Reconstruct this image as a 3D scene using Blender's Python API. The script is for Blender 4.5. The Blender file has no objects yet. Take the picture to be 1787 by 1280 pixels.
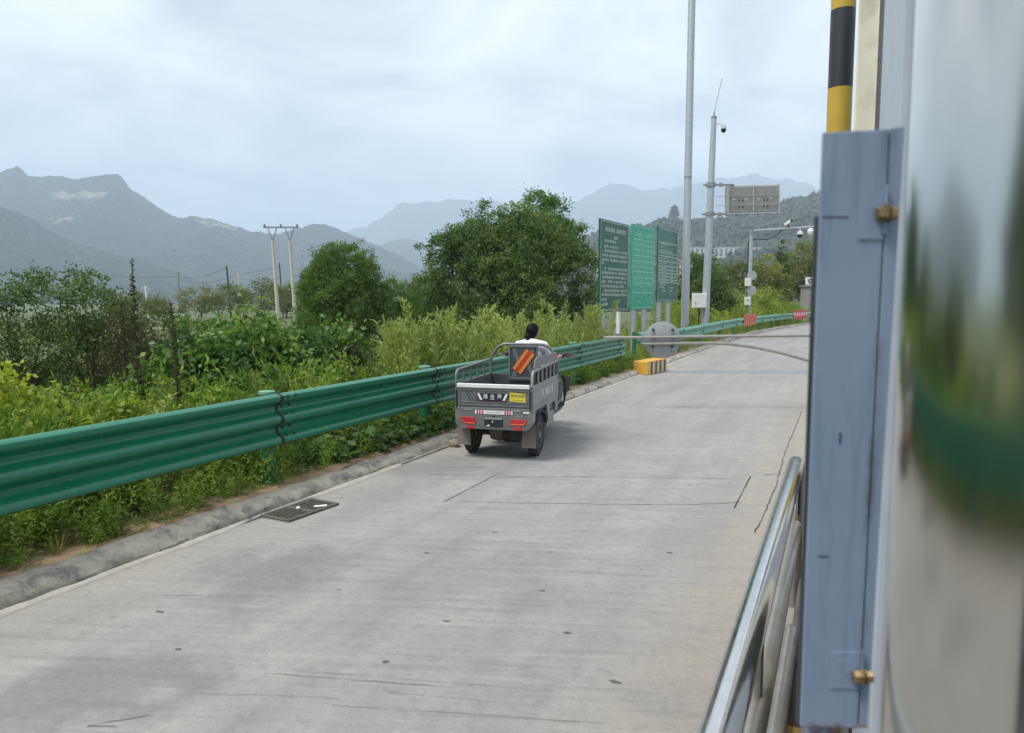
import bpy, bmesh, math, random
import numpy as np
from mathutils import Vector, Matrix, Euler

# ------------------------------------------------------------------ camera, sky, sun, exposure
SC = bpy.context.scene
COL = SC.collection
rad = math.radians
RNG = np.random.default_rng(7)
random.seed(7)

cam = bpy.data.cameras.new('camera'); camo = bpy.data.objects.new('camera', cam); COL.objects.link(camo)
camo.location = (0, 0, 1.885); camo.rotation_euler = (rad(90 - 5.26), 0, rad(24.3))
cam.sensor_fit = 'HORIZONTAL'; cam.sensor_width = 36; cam.lens = 36 * 1270 / 1787
cam.clip_start = 0.05; cam.clip_end = 40000
cam.dof.use_dof = True; cam.dof.focus_distance = 10; cam.dof.aperture_fstop = 5.0
SC.camera = camo

SUN_EL, SUN_AZ = rad(58), rad(215)          # azimuth measured clockwise from +Y
world = bpy.data.worlds.new('World'); SC.world = world; world.use_nodes = True
wn = world.node_tree; wn.nodes.clear()
def W(t, **k):
    n = wn.nodes.new(t)
    for a, b in k.items(): setattr(n, a, b)
    return n
wl = wn.links.new
w_out = W('ShaderNodeOutputWorld'); w_bg = W('ShaderNodeBackground'); wl(w_bg.outputs[0], w_out.inputs[0])
w_bg.inputs['Strength'].default_value = 0.1
sky = W('ShaderNodeTexSky', sky_type='NISHITA'); sky.sun_disc = False
sky.sun_elevation = SUN_EL; sky.sun_rotation = SUN_AZ; sky.air_density = 1.2; sky.dust_density = 2.5
tc = W('ShaderNodeTexCoord'); sep = W('ShaderNodeSeparateXYZ'); wl(tc.outputs['Generated'], sep.inputs[0])
zz = W('ShaderNodeMath', operation='ADD'); zz.inputs[1].default_value = 0.22; wl(sep.outputs[2], zz.inputs[0])
zm = W('ShaderNodeMath', operation='MAXIMUM'); zm.inputs[1].default_value = 0.12; wl(zz.outputs[0], zm.inputs[0])
dx = W('ShaderNodeMath', operation='DIVIDE'); wl(sep.outputs[0], dx.inputs[0]); wl(zm.outputs[0], dx.inputs[1])
dy = W('ShaderNodeMath', operation='DIVIDE'); wl(sep.outputs[1], dy.inputs[0]); wl(zm.outputs[0], dy.inputs[1])
cmb = W('ShaderNodeCombineXYZ'); wl(dx.outputs[0], cmb.inputs[0]); wl(dy.outputs[0], cmb.inputs[1])
nz = W('ShaderNodeTexNoise'); nz.inputs['Scale'].default_value = 1.7; nz.inputs['Detail'].default_value = 6
nz.inputs['Roughness'].default_value = 0.56; nz.inputs['Distortion'].default_value = 0.5
wl(cmb.outputs[0], nz.inputs['Vector'])
cr = W('ShaderNodeValToRGB'); el = cr.color_ramp.elements
el[0].position = 0.38; el[0].color = (4.3, 4.55, 4.85, 1)
el[1].position = 0.62; el[1].color = (8.7, 8.7, 8.65, 1)
e = el.new(0.48); e.color = (6.4, 6.5, 6.6, 1)
wl(nz.outputs['Fac'], cr.inputs[0])
mx = W('ShaderNodeMix', data_type='RGBA'); mx.inputs['Factor'].default_value = 0.95
wl(sky.outputs[0], mx.inputs[6]); wl(cr.outputs[0], mx.inputs[7]); wl(mx.outputs[2], w_bg.inputs['Color'])

sl = bpy.data.lights.new('sun', 'SUN'); so = bpy.data.objects.new('sun', sl); COL.objects.link(so)
sl.energy = 3.0; sl.angle = rad(20); sl.color = (1, .96, .90)
sd = Vector((math.sin(SUN_AZ) * math.cos(SUN_EL), math.cos(SUN_AZ) * math.cos(SUN_EL), math.sin(SUN_EL)))
so.rotation_euler = sd.to_track_quat('Z', 'Y').to_euler(); so.location = (0, -20, 40)

SC.view_settings.view_transform = 'Standard'; SC.view_settings.look = 'None'
SC.view_settings.exposure = 0.72; SC.view_settings.gamma = 1
SC.render.engine = 'CYCLES'
cy = SC.cycles
cy.use_denoising = True
try: cy.denoiser = 'OPENIMAGEDENOISE'
except Exception: pass
cy.max_bounces = 7; cy.diffuse_bounces = 3; cy.glossy_bounces = 3; cy.transmission_bounces = 3
cy.volume_bounces = 2; cy.transparent_max_bounces = 6; cy.volume_max_steps = 64; cy.volume_step_rate = 4
cy.caustics_reflective = False; cy.caustics_refractive = False; cy.sample_clamp_indirect = 6

# ------------------------------------------------------------------ helpers
class MB:
    """collects shapes, then links them as ONE mesh object"""
    def __init__(s): s.v = []; s.f = []
    def add(s, vs, fs, M=None):
        b = len(s.v)
        for p in vs:
            p = Vector(p)
            s.v.append(M @ p if M is not None else p)
        s.f += [tuple(b + i for i in f) for f in fs]
        return s
    def box(s, c, d, rot=None):
        x, y, z = d[0] / 2, d[1] / 2, d[2] / 2
        vs = [(-x, -y, -z), (x, -y, -z), (x, y, -z), (-x, y, -z), (-x, -y, z), (x, -y, z), (x, y, z), (-x, y, z)]
        fs = [(0, 3, 2, 1), (4, 5, 6, 7), (0, 1, 5, 4), (1, 2, 6, 5), (2, 3, 7, 6), (3, 0, 4, 7)]
        M = Matrix.Translation(c)
        if rot is not None: M = M @ Euler(rot).to_matrix().to_4x4()
        return s.add(vs, fs, M)
    def tube(s, path, r, n=10, caps=True, closed=False):
        path = [Vector(p) for p in path]; m = len(path)
        rs = [r] * m if not hasattr(r, '__len__') else list(r)
        t0 = (path[1] - path[0]).normalized()
        up = Vector((0, 0, 1)) if abs(t0.z) < .9 else Vector((1, 0, 0))
        nrm = (up - t0 * up.dot(t0)).normalized()
        vs = []; fs = []
        for i, p in enumerate(path):
            if closed: t = path[(i + 1) % m] - path[i - 1]
            else: t = path[min(i + 1, m - 1)] - path[max(i - 1, 0)]
            t.normalize()
            nrm = (nrm - t * nrm.dot(t)).normalized(); bi = t.cross(nrm)
            for k in range(n):
                a = 2 * math.pi * k / n
                vs.append(p + (nrm * math.cos(a) + bi * math.sin(a)) * rs[i])
        for i in range(m if closed else m - 1):
            j = (i + 1) % m
            for k in range(n):
                fs.append((i * n + k, i * n + (k + 1) % n, j * n + (k + 1) % n, j * n + k))
        if caps and not closed:
            fs.append(tuple(range(n - 1, -1, -1))); fs.append(tuple((m - 1) * n + k for k in range(n)))
        return s.add(vs, fs)
    def prism(s, poly, ext):
        """poly: planar 3d points, ext: extrusion vector"""
        n = len(poly); e = Vector(ext)
        vs = [Vector(p) for p in poly] + [Vector(p) + e for p in poly]
        fs = [tuple(range(n - 1, -1, -1)), tuple(range(n, 2 * n))] + [(i, (i + 1) % n, n + (i + 1) % n, n + i) for i in range(n)]
        return s.add(vs, fs)
    def lathe(s, prof, n=24, M=None):
        vs = []; fs = []
        for (r, z) in prof:
            for k in range(n):
                a = 2 * math.pi * k / n; vs.append((r * math.cos(a), r * math.sin(a), z))
        for i in range(len(prof) - 1):
            for k in range(n):
                fs.append((i * n + k, i * n + (k + 1) % n, (i + 1) * n + (k + 1) % n, (i + 1) * n + k))
        fs.append(tuple(range(n - 1, -1, -1))); fs.append(tuple((len(prof) - 1) * n + k for k in range(n)))
        return s.add(vs, fs, M)
    def build(s, name, mat, parent=None, smooth=False, bevel=0, seg=2):
        me = bpy.data.meshes.new(name)
        me.from_pydata([tuple(v) for v in s.v], [], s.f)
        bm = bmesh.new(); bm.from_mesh(me); bmesh.ops.recalc_face_normals(bm, faces=bm.faces); bm.to_mesh(me); bm.free()
        o = bpy.data.objects.new(name, me); COL.objects.link(o)
        if mat: me.materials.append(mat)
        if parent: o.parent = parent
        if smooth:
            me.polygons.foreach_set('use_smooth', [True] * len(me.polygons)); me.set_sharp_from_angle(angle=rad(38))
        if bevel:
            md = o.modifiers.new('bevel', 'BEVEL'); md.width = bevel; md.segments = seg; md.limit_method = 'ANGLE'; md.angle_limit = rad(35)
            md.harden_normals = False
        return o

def np_obj(name, V, F, mat, parent=None, tint=None, smooth=False, attr='tint'):
    V = np.asarray(V, np.float32); F = np.asarray(F, np.int32); k = F.shape[1]
    me = bpy.data.meshes.new(name)
    me.vertices.add(len(V)); me.vertices.foreach_set('co', V.ravel())
    me.loops.add(F.size); me.loops.foreach_set('vertex_index', F.ravel())
    me.polygons.add(len(F)); me.polygons.foreach_set('loop_start', np.arange(0, F.size, k, dtype=np.int32))
    if smooth: me.polygons.foreach_set('use_smooth', np.ones(len(F), bool))
    if tint is not None:
        a = me.attributes.new(attr, 'FLOAT', 'POINT'); a.data.foreach_set('value', np.asarray(tint, np.float32))
    me.update(calc_edges=True)
    me.materials.append(mat)
    o = bpy.data.objects.new(name, me); COL.objects.link(o)
    if parent: o.parent = parent
    return o

def tag(o, label=None, cat=None, group=None, kind=None):
    if label: o['label'] = label
    if cat: o['category'] = cat
    if group: o['group'] = group
    if kind: o['kind'] = kind
    return o
def thing(name, label, cat, loc=(0, 0, 0), rz=0, group=None):
    o = bpy.data.objects.new(name, None); COL.objects.link(o); o.empty_display_size = .2
    o.location = loc; o.rotation_euler = (0, 0, rz)
    return tag(o, label, cat, group)
def struct(o): o['kind'] = 'structure'; return o
def dup(src, parent, loc=None, rot=None):
    c = src.copy(); COL.objects.link(c); c.parent = parent
    if loc is not None: c.location = loc
    if rot is not None: c.rotation_euler = rot
    return c

# ---- value noise
def _hash(ix, iy, seed):
    h = (ix.astype(np.int64) * 374761393 + iy.astype(np.int64) * 668265263 + seed * 974634721) & 0x7fffffff
    h = ((h ^ (h >> 13)) * 1274126177) & 0x7fffffff
    return ((h ^ (h >> 16)) & 0xffff) / 65535.0
def vnoise(x, y, seed=0):
    ix = np.floor(x); iy = np.floor(y); fx = x - ix; fy = y - iy
    fx = fx * fx * (3 - 2 * fx); fy = fy * fy * (3 - 2 * fy)
    a = _hash(ix, iy, seed); b = _hash(ix + 1, iy, seed); c = _hash(ix, iy + 1, seed); d = _hash(ix + 1, iy + 1, seed)
    return (a * (1 - fx) + b * fx) * (1 - fy) + (c * (1 - fx) + d * fx) * fy
def fbm(x, y, seed=0, oct=5, gain=.5):
    s = 0; a = 1; t = 0
    for k in range(oct):
        s = s + a * vnoise(x * 2 ** k, y * 2 ** k, seed + k); t += a; a *= gain
    return s / t * 2 - 1

# ------------------------------------------------------------------ materials
def newmat(name):
    m = bpy.data.materials.new(name); m.use_nodes = True; nt = m.node_tree; nt.nodes.clear()
    out = nt.nodes.new('ShaderNodeOutputMaterial'); p = nt.nodes.new('ShaderNodeBsdfPrincipled')
    nt.links.new(p.outputs[0], out.inputs[0])
    return m, nt, p, out
def nd(nt, t, inp=None, **k):
    n = nt.nodes.new(t)
    for a, b in k.items(): setattr(n, a, b)
    if inp:
        for a, b in inp.items():
            if hasattr(b, 'is_output'): nt.links.new(b, n.inputs[a])
            else: n.inputs[a].default_value = b
    return n
def rgb(c): return (c[0], c[1], c[2], 1)
def noise(nt, vec, scale, detail=4, rough=.55, dist=0):
    return nd(nt, 'ShaderNodeTexNoise', {'Vector': vec, 'Scale': scale, 'Detail': detail, 'Roughness': rough, 'Distortion': dist}).outputs['Fac']
def ramp(nt, fac, stops):
    n = nd(nt, 'ShaderNodeValToRGB', {'Fac': fac}); el = n.color_ramp.elements
    el[0].position, el[0].color = stops[0][0], rgb(stops[0][1])
    el[1].position, el[1].color = stops[-1][0], rgb(stops[-1][1])
    for p, c in stops[1:-1]: e = el.new(p); e.color = rgb(c)
    return n.outputs[0]
def framp(nt, fac, a, b, lo=0., hi=1.):
    return nd(nt, 'ShaderNodeMapRange', {'Value': fac, 'From Min': a, 'From Max': b, 'To Min': lo, 'To Max': hi}, clamp=True).outputs[0]
def mixc(nt, fac, a, b, mode='MIX'):
    n = nd(nt, 'ShaderNodeMix', data_type='RGBA', blend_type=mode)
    for i, v in ((0, fac), (6, a), (7, b)):
        if hasattr(v, 'is_output'): nt.links.new(v, n.inputs[i])
        else: n.inputs[i].default_value = rgb(v) if i else v
    return n.outputs[2]
def math_(nt, op, a, b=0.):
    n = nd(nt, 'ShaderNodeMath', operation=op)
    for i, v in ((0, a), (1, b)):
        if hasattr(v, 'is_output'): nt.links.new(v, n.inputs[i])
        else: n.inputs[i].default_value = v
    return n.outputs[0]
def wpos(nt): return nd(nt, 'ShaderNodeNewGeometry').outputs['Position']
def bump(nt, p, h, strength, dist=.01):
    b = nd(nt, 'ShaderNodeBump', {'Height': h, 'Strength': strength, 'Distance': dist}); nt.links.new(b.outputs[0], p.inputs['Normal'])

def simple(name, c1, c2=None, rough=.6, metal=0., scale=6, bmp=0., bscale=80, r2=None, coat=0, dirt=None, dirtscale=3, dirtlo=.52, spec=.5):
    """painted / plain surface with two-tone wear, optional dirt patches and fine relief"""
    m, nt, p, _ = newmat(name); c2 = c2 or tuple(x * .82 for x in c1); P = wpos(nt)
    n1 = noise(nt, P, scale, 5)
    col = ramp(nt, n1, [(.32, c2), (.68, c1)])
    rg = framp(nt, noise(nt, P, scale * 2.3, 4), .3, .7, rough, r2 if r2 is not None else min(1, rough + .12))
    if dirt:
        dm = framp(nt, noise(nt, P, dirtscale, 6, .65), dirtlo, dirtlo + .16)
        col = mixc(nt, dm, col, dirt); 
    nt.links.new(col, p.inputs['Base Color']); nt.links.new(rg, p.inputs['Roughness'])
    p.inputs['Metallic'].default_value = metal; p.inputs['Coat Weight'].default_value = coat
    p.inputs['Specular IOR Level'].default_value = spec
    if bmp: bump(nt, p, noise(nt, P, bscale, 4), bmp, .004)
    return m
def leafmat(name, cols, rough=.5, trans=.38):
    m, nt, p, out = newmat(name)
    a = nd(nt, 'ShaderNodeAttribute', attribute_name='tint').outputs['Fac']
    n = len(cols); col = ramp(nt, a, [(i / (n - 1), c) for i, c in enumerate(cols)])
    nt.links.new(col, p.inputs['Base Color']); p.inputs['Roughness'].default_value = rough; p.inputs['Specular IOR Level'].default_value = .35
    t = nd(nt, 'ShaderNodeBsdfTranslucent'); c2 = mixc(nt, 1.0, col, (1.25, 1.3, .7), 'MULTIPLY'); nt.links.new(c2, t.inputs['Color'])
    mxs = nd(nt, 'ShaderNodeMixShader', {'Fac': trans}); nt.links.new(p.outputs[0], mxs.inputs[1]); nt.links.new(t.outputs[0], mxs.inputs[2])
    nt.links.new(mxs.outputs[0], out.inputs[0])
    return m

MT = {}
MT['green_rail'] = simple('green_rail_paint', (.006, .165, .088), (.005, .145, .077), .25, 0, 2, .02, 60, .36, coat=.1, dirt=(.03, .15, .095), dirtscale=4, dirtlo=.58)
MT['green_post'] = simple('green_post_paint', (.006, .15, .055), (.005, .125, .045), .42, 0, 4, .05, 60, .5)
MT['pale_green'] = simple('weathered_green_paint', (.12, .33, .22), (.09, .28, .18), .4, 0, 3, .04)
MT['bolt_dark'] = simple('dark_green_bolt', (.006, .05, .028), (.005, .04, .022), .5)
MT['post_cap'] = simple('pale_cap', (.14, .34, .22), (.11, .28, .18), .5)
MT['joint_shade'] = simple('black_joint_shade', (.012, .013, .013), (.008, .009, .009), .7)
MT['galv'] = simple('galvanised_steel', (.48, .52, .54), (.38, .42, .45), .42, .55, 7, .04, 90)
MT['galv_dark'] = simple('dull_galvanised', (.30, .32, .33), (.23, .25, .26), .5, .4, 5)
MT['steel'] = simple('stainless_tube', (.74, .73, .71), (.64, .63, .61), .10, 1., 9, .02, 200, .2)
MT['steel_dull'] = simple('weathered_tube', (.46, .43, .39), (.36, .33, .29), .30, .8, 9, .03, 150)
MT['alu'] = simple('sign_back_aluminium', (.36, .37, .37), (.31, .32, .33), .45, .35, 4)
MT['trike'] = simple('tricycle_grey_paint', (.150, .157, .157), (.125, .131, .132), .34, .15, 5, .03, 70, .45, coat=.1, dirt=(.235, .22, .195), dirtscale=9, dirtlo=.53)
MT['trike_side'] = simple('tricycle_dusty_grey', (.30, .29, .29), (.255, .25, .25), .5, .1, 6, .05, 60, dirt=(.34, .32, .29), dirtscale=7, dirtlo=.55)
MT['trike_plate'] = simple('plain_grey_plate', (.215, .20, .195), (.205, .19, .185), .6, 0, 3)
MT['trike_dark'] = simple('tricycle_dark_grey', (.060, .072, .078), (.045, .055, .06), .4, .1, 5)
MT['black'] = simple('black_plastic', (.015, .015, .016), (.010, .010, .011), .45)
MT['underside'] = simple('oily_underside', (.03, .028, .025), (.02, .018, .016), .6)
MT['axle'] = simple('dusty_axle', (.20, .16, .13), (.13, .105, .085), .7)
MT['tyre'] = simple('dusty_tyre', (.040, .036, .033), (.026, .024, .022), .8, 0, 14, .2, 120, dirt=(.11, .095, .08), dirtscale=14, dirtlo=.55)
MT['rim'] = simple('dirty_rim', (.25, .24, .22), (.16, .15, .135), .45, .4, 10)
MT['flap'] = simple('muddy_flap', (.20, .175, .15), (.15, .13, .11), .8)
MT['white_strip'] = simple('white_edge_trim', (.72, .72, .70), (.62, .62, .60), .45)
MT['redlens'] = simple('red_tail_lens', (.48, .02, .025), (.36, .012, .018), .18, 0, 20, 0, 80, coat=.5)
MT['orangelens'] = simple('orange_lens_edge', (.75, .18, .04), (.65, .14, .03), .25)
MT['red'] = simple('red_reflector', (.50, .02, .025), (.42, .015, .02), .3)
MT['white'] = simple('white_paint', (.74, .74, .72), (.64, .64, .62), .5)
MT['whitetext'] = simple('white_lettering', (.66, .68, .68), (.58, .60, .60), .5)
MT['navy'] = simple('dark_blue_plate', (.012, .016, .028), (.010, .013, .022), .3)
MT['maroon'] = simple('maroon_trim', (.10, .02, .025), (.08, .016, .02), .4)
MT['yellow_sticker'] = simple('yellow_sticker', (.66, .58, .06), (.58, .50, .05), .5)
MT['brown_ink'] = simple('brown_ink', (.30, .20, .06), (.26, .17, .05), .5)
MT['stick_red'] = simple('red_sticker', (.50, .05, .02), (.42, .035, .016), .4)
MT['stick_gold'] = simple('gold_print', (.78, .44, .06), (.70, .34, .05), .4)
MT['board_dark'] = simple('dark_green_board', (.006, .105, .055), (.005, .09, .047), .22, 0, 2, .0, 80, .3, spec=.25)
MT['board_teal'] = simple('teal_green_board', (.008, .36, .215), (.007, .33, .195), .24, 0, 2, .0, 80, .3, spec=.25)
MT['board_mid'] = simple('mid_green_board', (.008, .125, .072), (.007, .11, .063), .24, 0, 2, .0, 80, .3, spec=.25)
MT['board_text'] = simple('board_lettering', (.60, .66, .63), (.52, .58, .55), .5)
MT['teal_text'] = simple('pale_teal_lettering', (.42, .70, .60), (.36, .64, .54), .5)
MT['yellow'] = simple('yellow_road_paint', (.66, .36, .03), (.58, .30, .03), .5, dirt=(.50, .34, .12), dirtscale=6)
MT['pale_yellow'] = simple('faded_yellow_paint', (.58, .45, .22), (.50, .38, .18), .55)
MT['black_paint'] = simple('black_paint', (.07, .05, .03), (.045, .034, .02), .5)
MT['pole_yellow'] = simple('column_yellow', (.50, .33, .03), (.44, .29, .03), .42, dirt=(.40, .27, .06), dirtscale=4)
MT['pole_black'] = simple('column_black', (.024, .026, .034), (.018, .02, .027), .4)
MT['cream'] = simple('cream_profile', (.80, .77, .63), (.72, .69, .55), .45, dirt=(.60, .56, .43), dirtscale=9)
MT['grey_frame'] = simple('grey_blue_frame', (.42, .46, .51), (.36, .40, .45), .4)
MT['gap'] = simple('black_seal', (.010, .011, .013), (.007, .008, .01), .5)
MT['bluesteel'] = None
MT['brass'] = simple('yellow_zinc_bolt', (.34, .25, .13), (.22, .16, .08), .4, .7, 40)
MT['grime'] = simple('dark_grime', (.05, .055, .06), (.03, .035, .04), .8)
MT['orange_board'] = simple('faded_orange_board', (.66, .17, .06), (.56, .13, .05), .5)
MT['red_board'] = simple('red_board', (.58, .04, .05), (.50, .03, .04), .5)
MT['orange_dim'] = simple('orange_stripe', (.44, .09, .04), (.38, .07, .03), .5)
MT['concrete_pole'] = simple('concrete_pole', (.55, .52, .43), (.46, .43, .35), .8)
MT['dark_pole'] = simple('tarred_pole', (.05, .05, .055), (.04, .04, .045), .8)
MT['grey_cab'] = simple('grey_cabinet', (.30, .29, .27), (.25, .24, .225), .5, .1)
MT['cab_frame'] = simple('cabinet_frame', (.50, .53, .50), (.42, .45, .42), .5, .2)
MT['stone_white'] = simple('white_render', (.62, .62, .60), (.52, .52, .50), .8, scale=.4)
MT['dark_panel'] = simple('dark_wall_panel', (.16, .18, .18), (.12, .135, .135), .8, scale=.4)
MT['pagoda'] = simple('pagoda_timber', (.12, .10, .09), (.09, .075, .07), .8, scale=.3)
MT['stone'] = simple('tan_stone', (.34, .29, .19), (.25, .21, .14), .9, scale=30, bmp=.4, bscale=60)
MT['iron'] = simple('cast_iron', (.15, .135, .115), (.10, .09, .075), .75, .2, 20, .2, 150, dirt=(.20, .17, .13), dirtscale=16, dirtlo=.56)
MT['pit_dark'] = simple('drain_hole_dark', (.02, .018, .015), (.012, .011, .01), .9)
MT['crack'] = simple('crack_filler', (.045, .043, .04), (.03, .029, .027), .9)
MT['joint'] = simple('faint_joint', (.20, .20, .195), (.15, .15, .146), .9)
MT['grit'] = simple('grit', (.13, .125, .12), (.09, .086, .08), .9)
MT['paper'] = simple('litter_paper', (.72, .71, .68), (.62, .6, .57), .8)
MT['skin'] = simple('skin', (.40, .22, .15), (.34, .18, .12), .5)
MT['shirt'] = simple('white_shirt', (.74, .73, .76), (.66, .65, .68), .8, scale=14, bmp=.1, bscale=30)
MT['trousers'] = simple('dark_trousers', (.03, .032, .042), (.022, .024, .032), .85)
MT['hair'] = simple('black_hair', (.007, .006, .007), (.004, .004, .005), .6, scale=60, bmp=.3, bscale=120, spec=.15)
MT['shoe'] = simple('dark_shoe', (.03, .025, .025), (.02, .018, .018), .6)
MT['bark'] = simple('bark', (.10, .08, .06), (.055, .045, .035), .9, scale=12, bmp=.5, bscale=40)
MT['dry'] = simple('dry_stalk', (.075, .06, .045), (.045, .038, .03), .9)
MT['glassdark'] = simple('dark_window', (.03, .04, .045), (.02, .028, .032), .1)

MT['leaf_big'] = leafmat('leaf_big_tree', [(0.0367, 0.0766, 0.0208), (0.0694, 0.1301, 0.0312), (0.1225, 0.1913, 0.0484), (0.194, 0.2583, 0.0727)])
MT['leaf_back'] = leafmat('leaf_back_tree', [(0.0568, 0.1236, 0.0273), (0.1024, 0.1918, 0.0365), (0.1704, 0.2771, 0.0585)])
MT['leaf_round'] = leafmat('leaf_round_tree', [(0.0389, 0.0803, 0.0194), (0.0812, 0.1486, 0.0271), (0.1502, 0.2409, 0.0464), (0.1943, 0.2911, 0.0579)])
MT['leaf_dark'] = leafmat('leaf_dark_shrub', [(0.0302, 0.0624, 0.0182), (0.0605, 0.1131, 0.0273), (0.1172, 0.1755, 0.0456), (0.189, 0.2533, 0.0759)])
MT['leaf_brown'] = leafmat('leaf_brown_shrub', [(0.0461, 0.0487, 0.0236), (0.092, 0.0943, 0.0413), (0.1445, 0.1521, 0.065)])
MT['leaf_broad'] = leafmat('leaf_broad', [(0.0363, 0.0936, 0.0204), (0.0762, 0.1667, 0.0321), (0.1542, 0.2551, 0.051), (0.254, 0.3402, 0.0875)], .4)
MT['leaf_vine'] = leafmat('leaf_vine', [(0.0983, 0.1727, 0.0197), (0.1966, 0.2853, 0.029), (0.3276, 0.4054, 0.0395), (0.4914, 0.4505, 0.0395)], .45)
MT['leaf_plume'] = leafmat('leaf_plume', [(0.165, 0.2316, 0.0594), (0.2914, 0.3563, 0.1018), (0.4273, 0.4898, 0.1611)], .6)
MT['leaf_herb'] = leafmat('leaf_herb', [(0.0416, 0.0953, 0.0145), (0.0946, 0.1731, 0.023), (0.1798, 0.2771, 0.0375), (0.2838, 0.3636, 0.0505)], .5)
MT['leaf_low'] = leafmat('leaf_low', [(0.0297, 0.0786, 0.0215), (0.0668, 0.1442, 0.0358), (0.1336, 0.2228, 0.0597)], .35)
MT['leaf_yg'] = leafmat('leaf_yellow_green', [(0.1376, 0.2027, 0.0316), (0.2555, 0.3317, 0.0474), (0.4128, 0.4791, 0.079)], .5)
MT['leaf_olive'] = leafmat('leaf_olive', [(0.0983, 0.1198, 0.0347), (0.1671, 0.1935, 0.0553), (0.2555, 0.2764, 0.079)], .6)
MT['leaf_far'] = leafmat('leaf_far', [(0.0773, 0.1159, 0.0373), (0.1314, 0.1739, 0.0558), (0.2318, 0.2173, 0.0745)], .6)
MT['leaf_dry'] = leafmat('leaf_dry_grass', [(.12, .13, .04), (.24, .22, .07), (.38, .31, .10)], .7)

def sheet_material():
    m, nt, p, _ = newmat('blue_grey_sheet'); P = wpos(nt); O = nd(nt, 'ShaderNodeTexCoord').outputs['Object']
    st = nd(nt, 'ShaderNodeVectorMath', {0: P, 1: (60, 60, 5)}, operation='MULTIPLY').outputs[0]
    col = ramp(nt, noise(nt, P, 5, 5), [(.3, (.172, .228, .315)), (.7, (.205, .265, .355))])
    col = mixc(nt, framp(nt, noise(nt, st, 1., 6, .65), .52, .74, 0, .55), col, (.10, .14, .20))
    sx = nd(nt, 'ShaderNodeSeparateXYZ', {0: O}); seam = framp(nt, math_(nt, 'ABSOLUTE', math_(nt, 'SUBTRACT', sx.outputs[0], math_(nt, 'ADD', math_(nt, 'MULTIPLY', sx.outputs[2], .0055), .1095))), .016, .001)
    dirt = math_(nt, 'MULTIPLY', seam, framp(nt, noise(nt, nd(nt, 'ShaderNodeVectorMath', {0: P, 1: (30, 30, 9)}, operation='MULTIPLY').outputs[0], 1., 6, .7), .44, .62))
    col = mixc(nt, math_(nt, 'MULTIPLY', dirt, .75), col, (.06, .062, .06))
    chip = framp(nt, noise(nt, P, 90, 4, .7), .70, .74); col = mixc(nt, math_(nt, 'MULTIPLY', chip, .6), col, (.10, .09, .085))
    edge = framp(nt, sx.outputs[2], .012, .0); col = mixc(nt, math_(nt, 'MULTIPLY', edge, framp(nt, noise(nt, P, 60, 4), .4, .6)), col, (.16, .085, .06))
    nt.links.new(col, p.inputs['Base Color']); p.inputs['Specular IOR Level'].default_value = .35
    nt.links.new(framp(nt, noise(nt, P, 14, 5), .3, .7, .42, .62), p.inputs['Roughness'])
    bump(nt, p, math_(nt, 'ADD', noise(nt, P, 6, 2), math_(nt, 'MULTIPLY', noise(nt, P, 120, 3), .15)), .35, .006)
    return m
MT['bluesteel'] = sheet_material()
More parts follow.
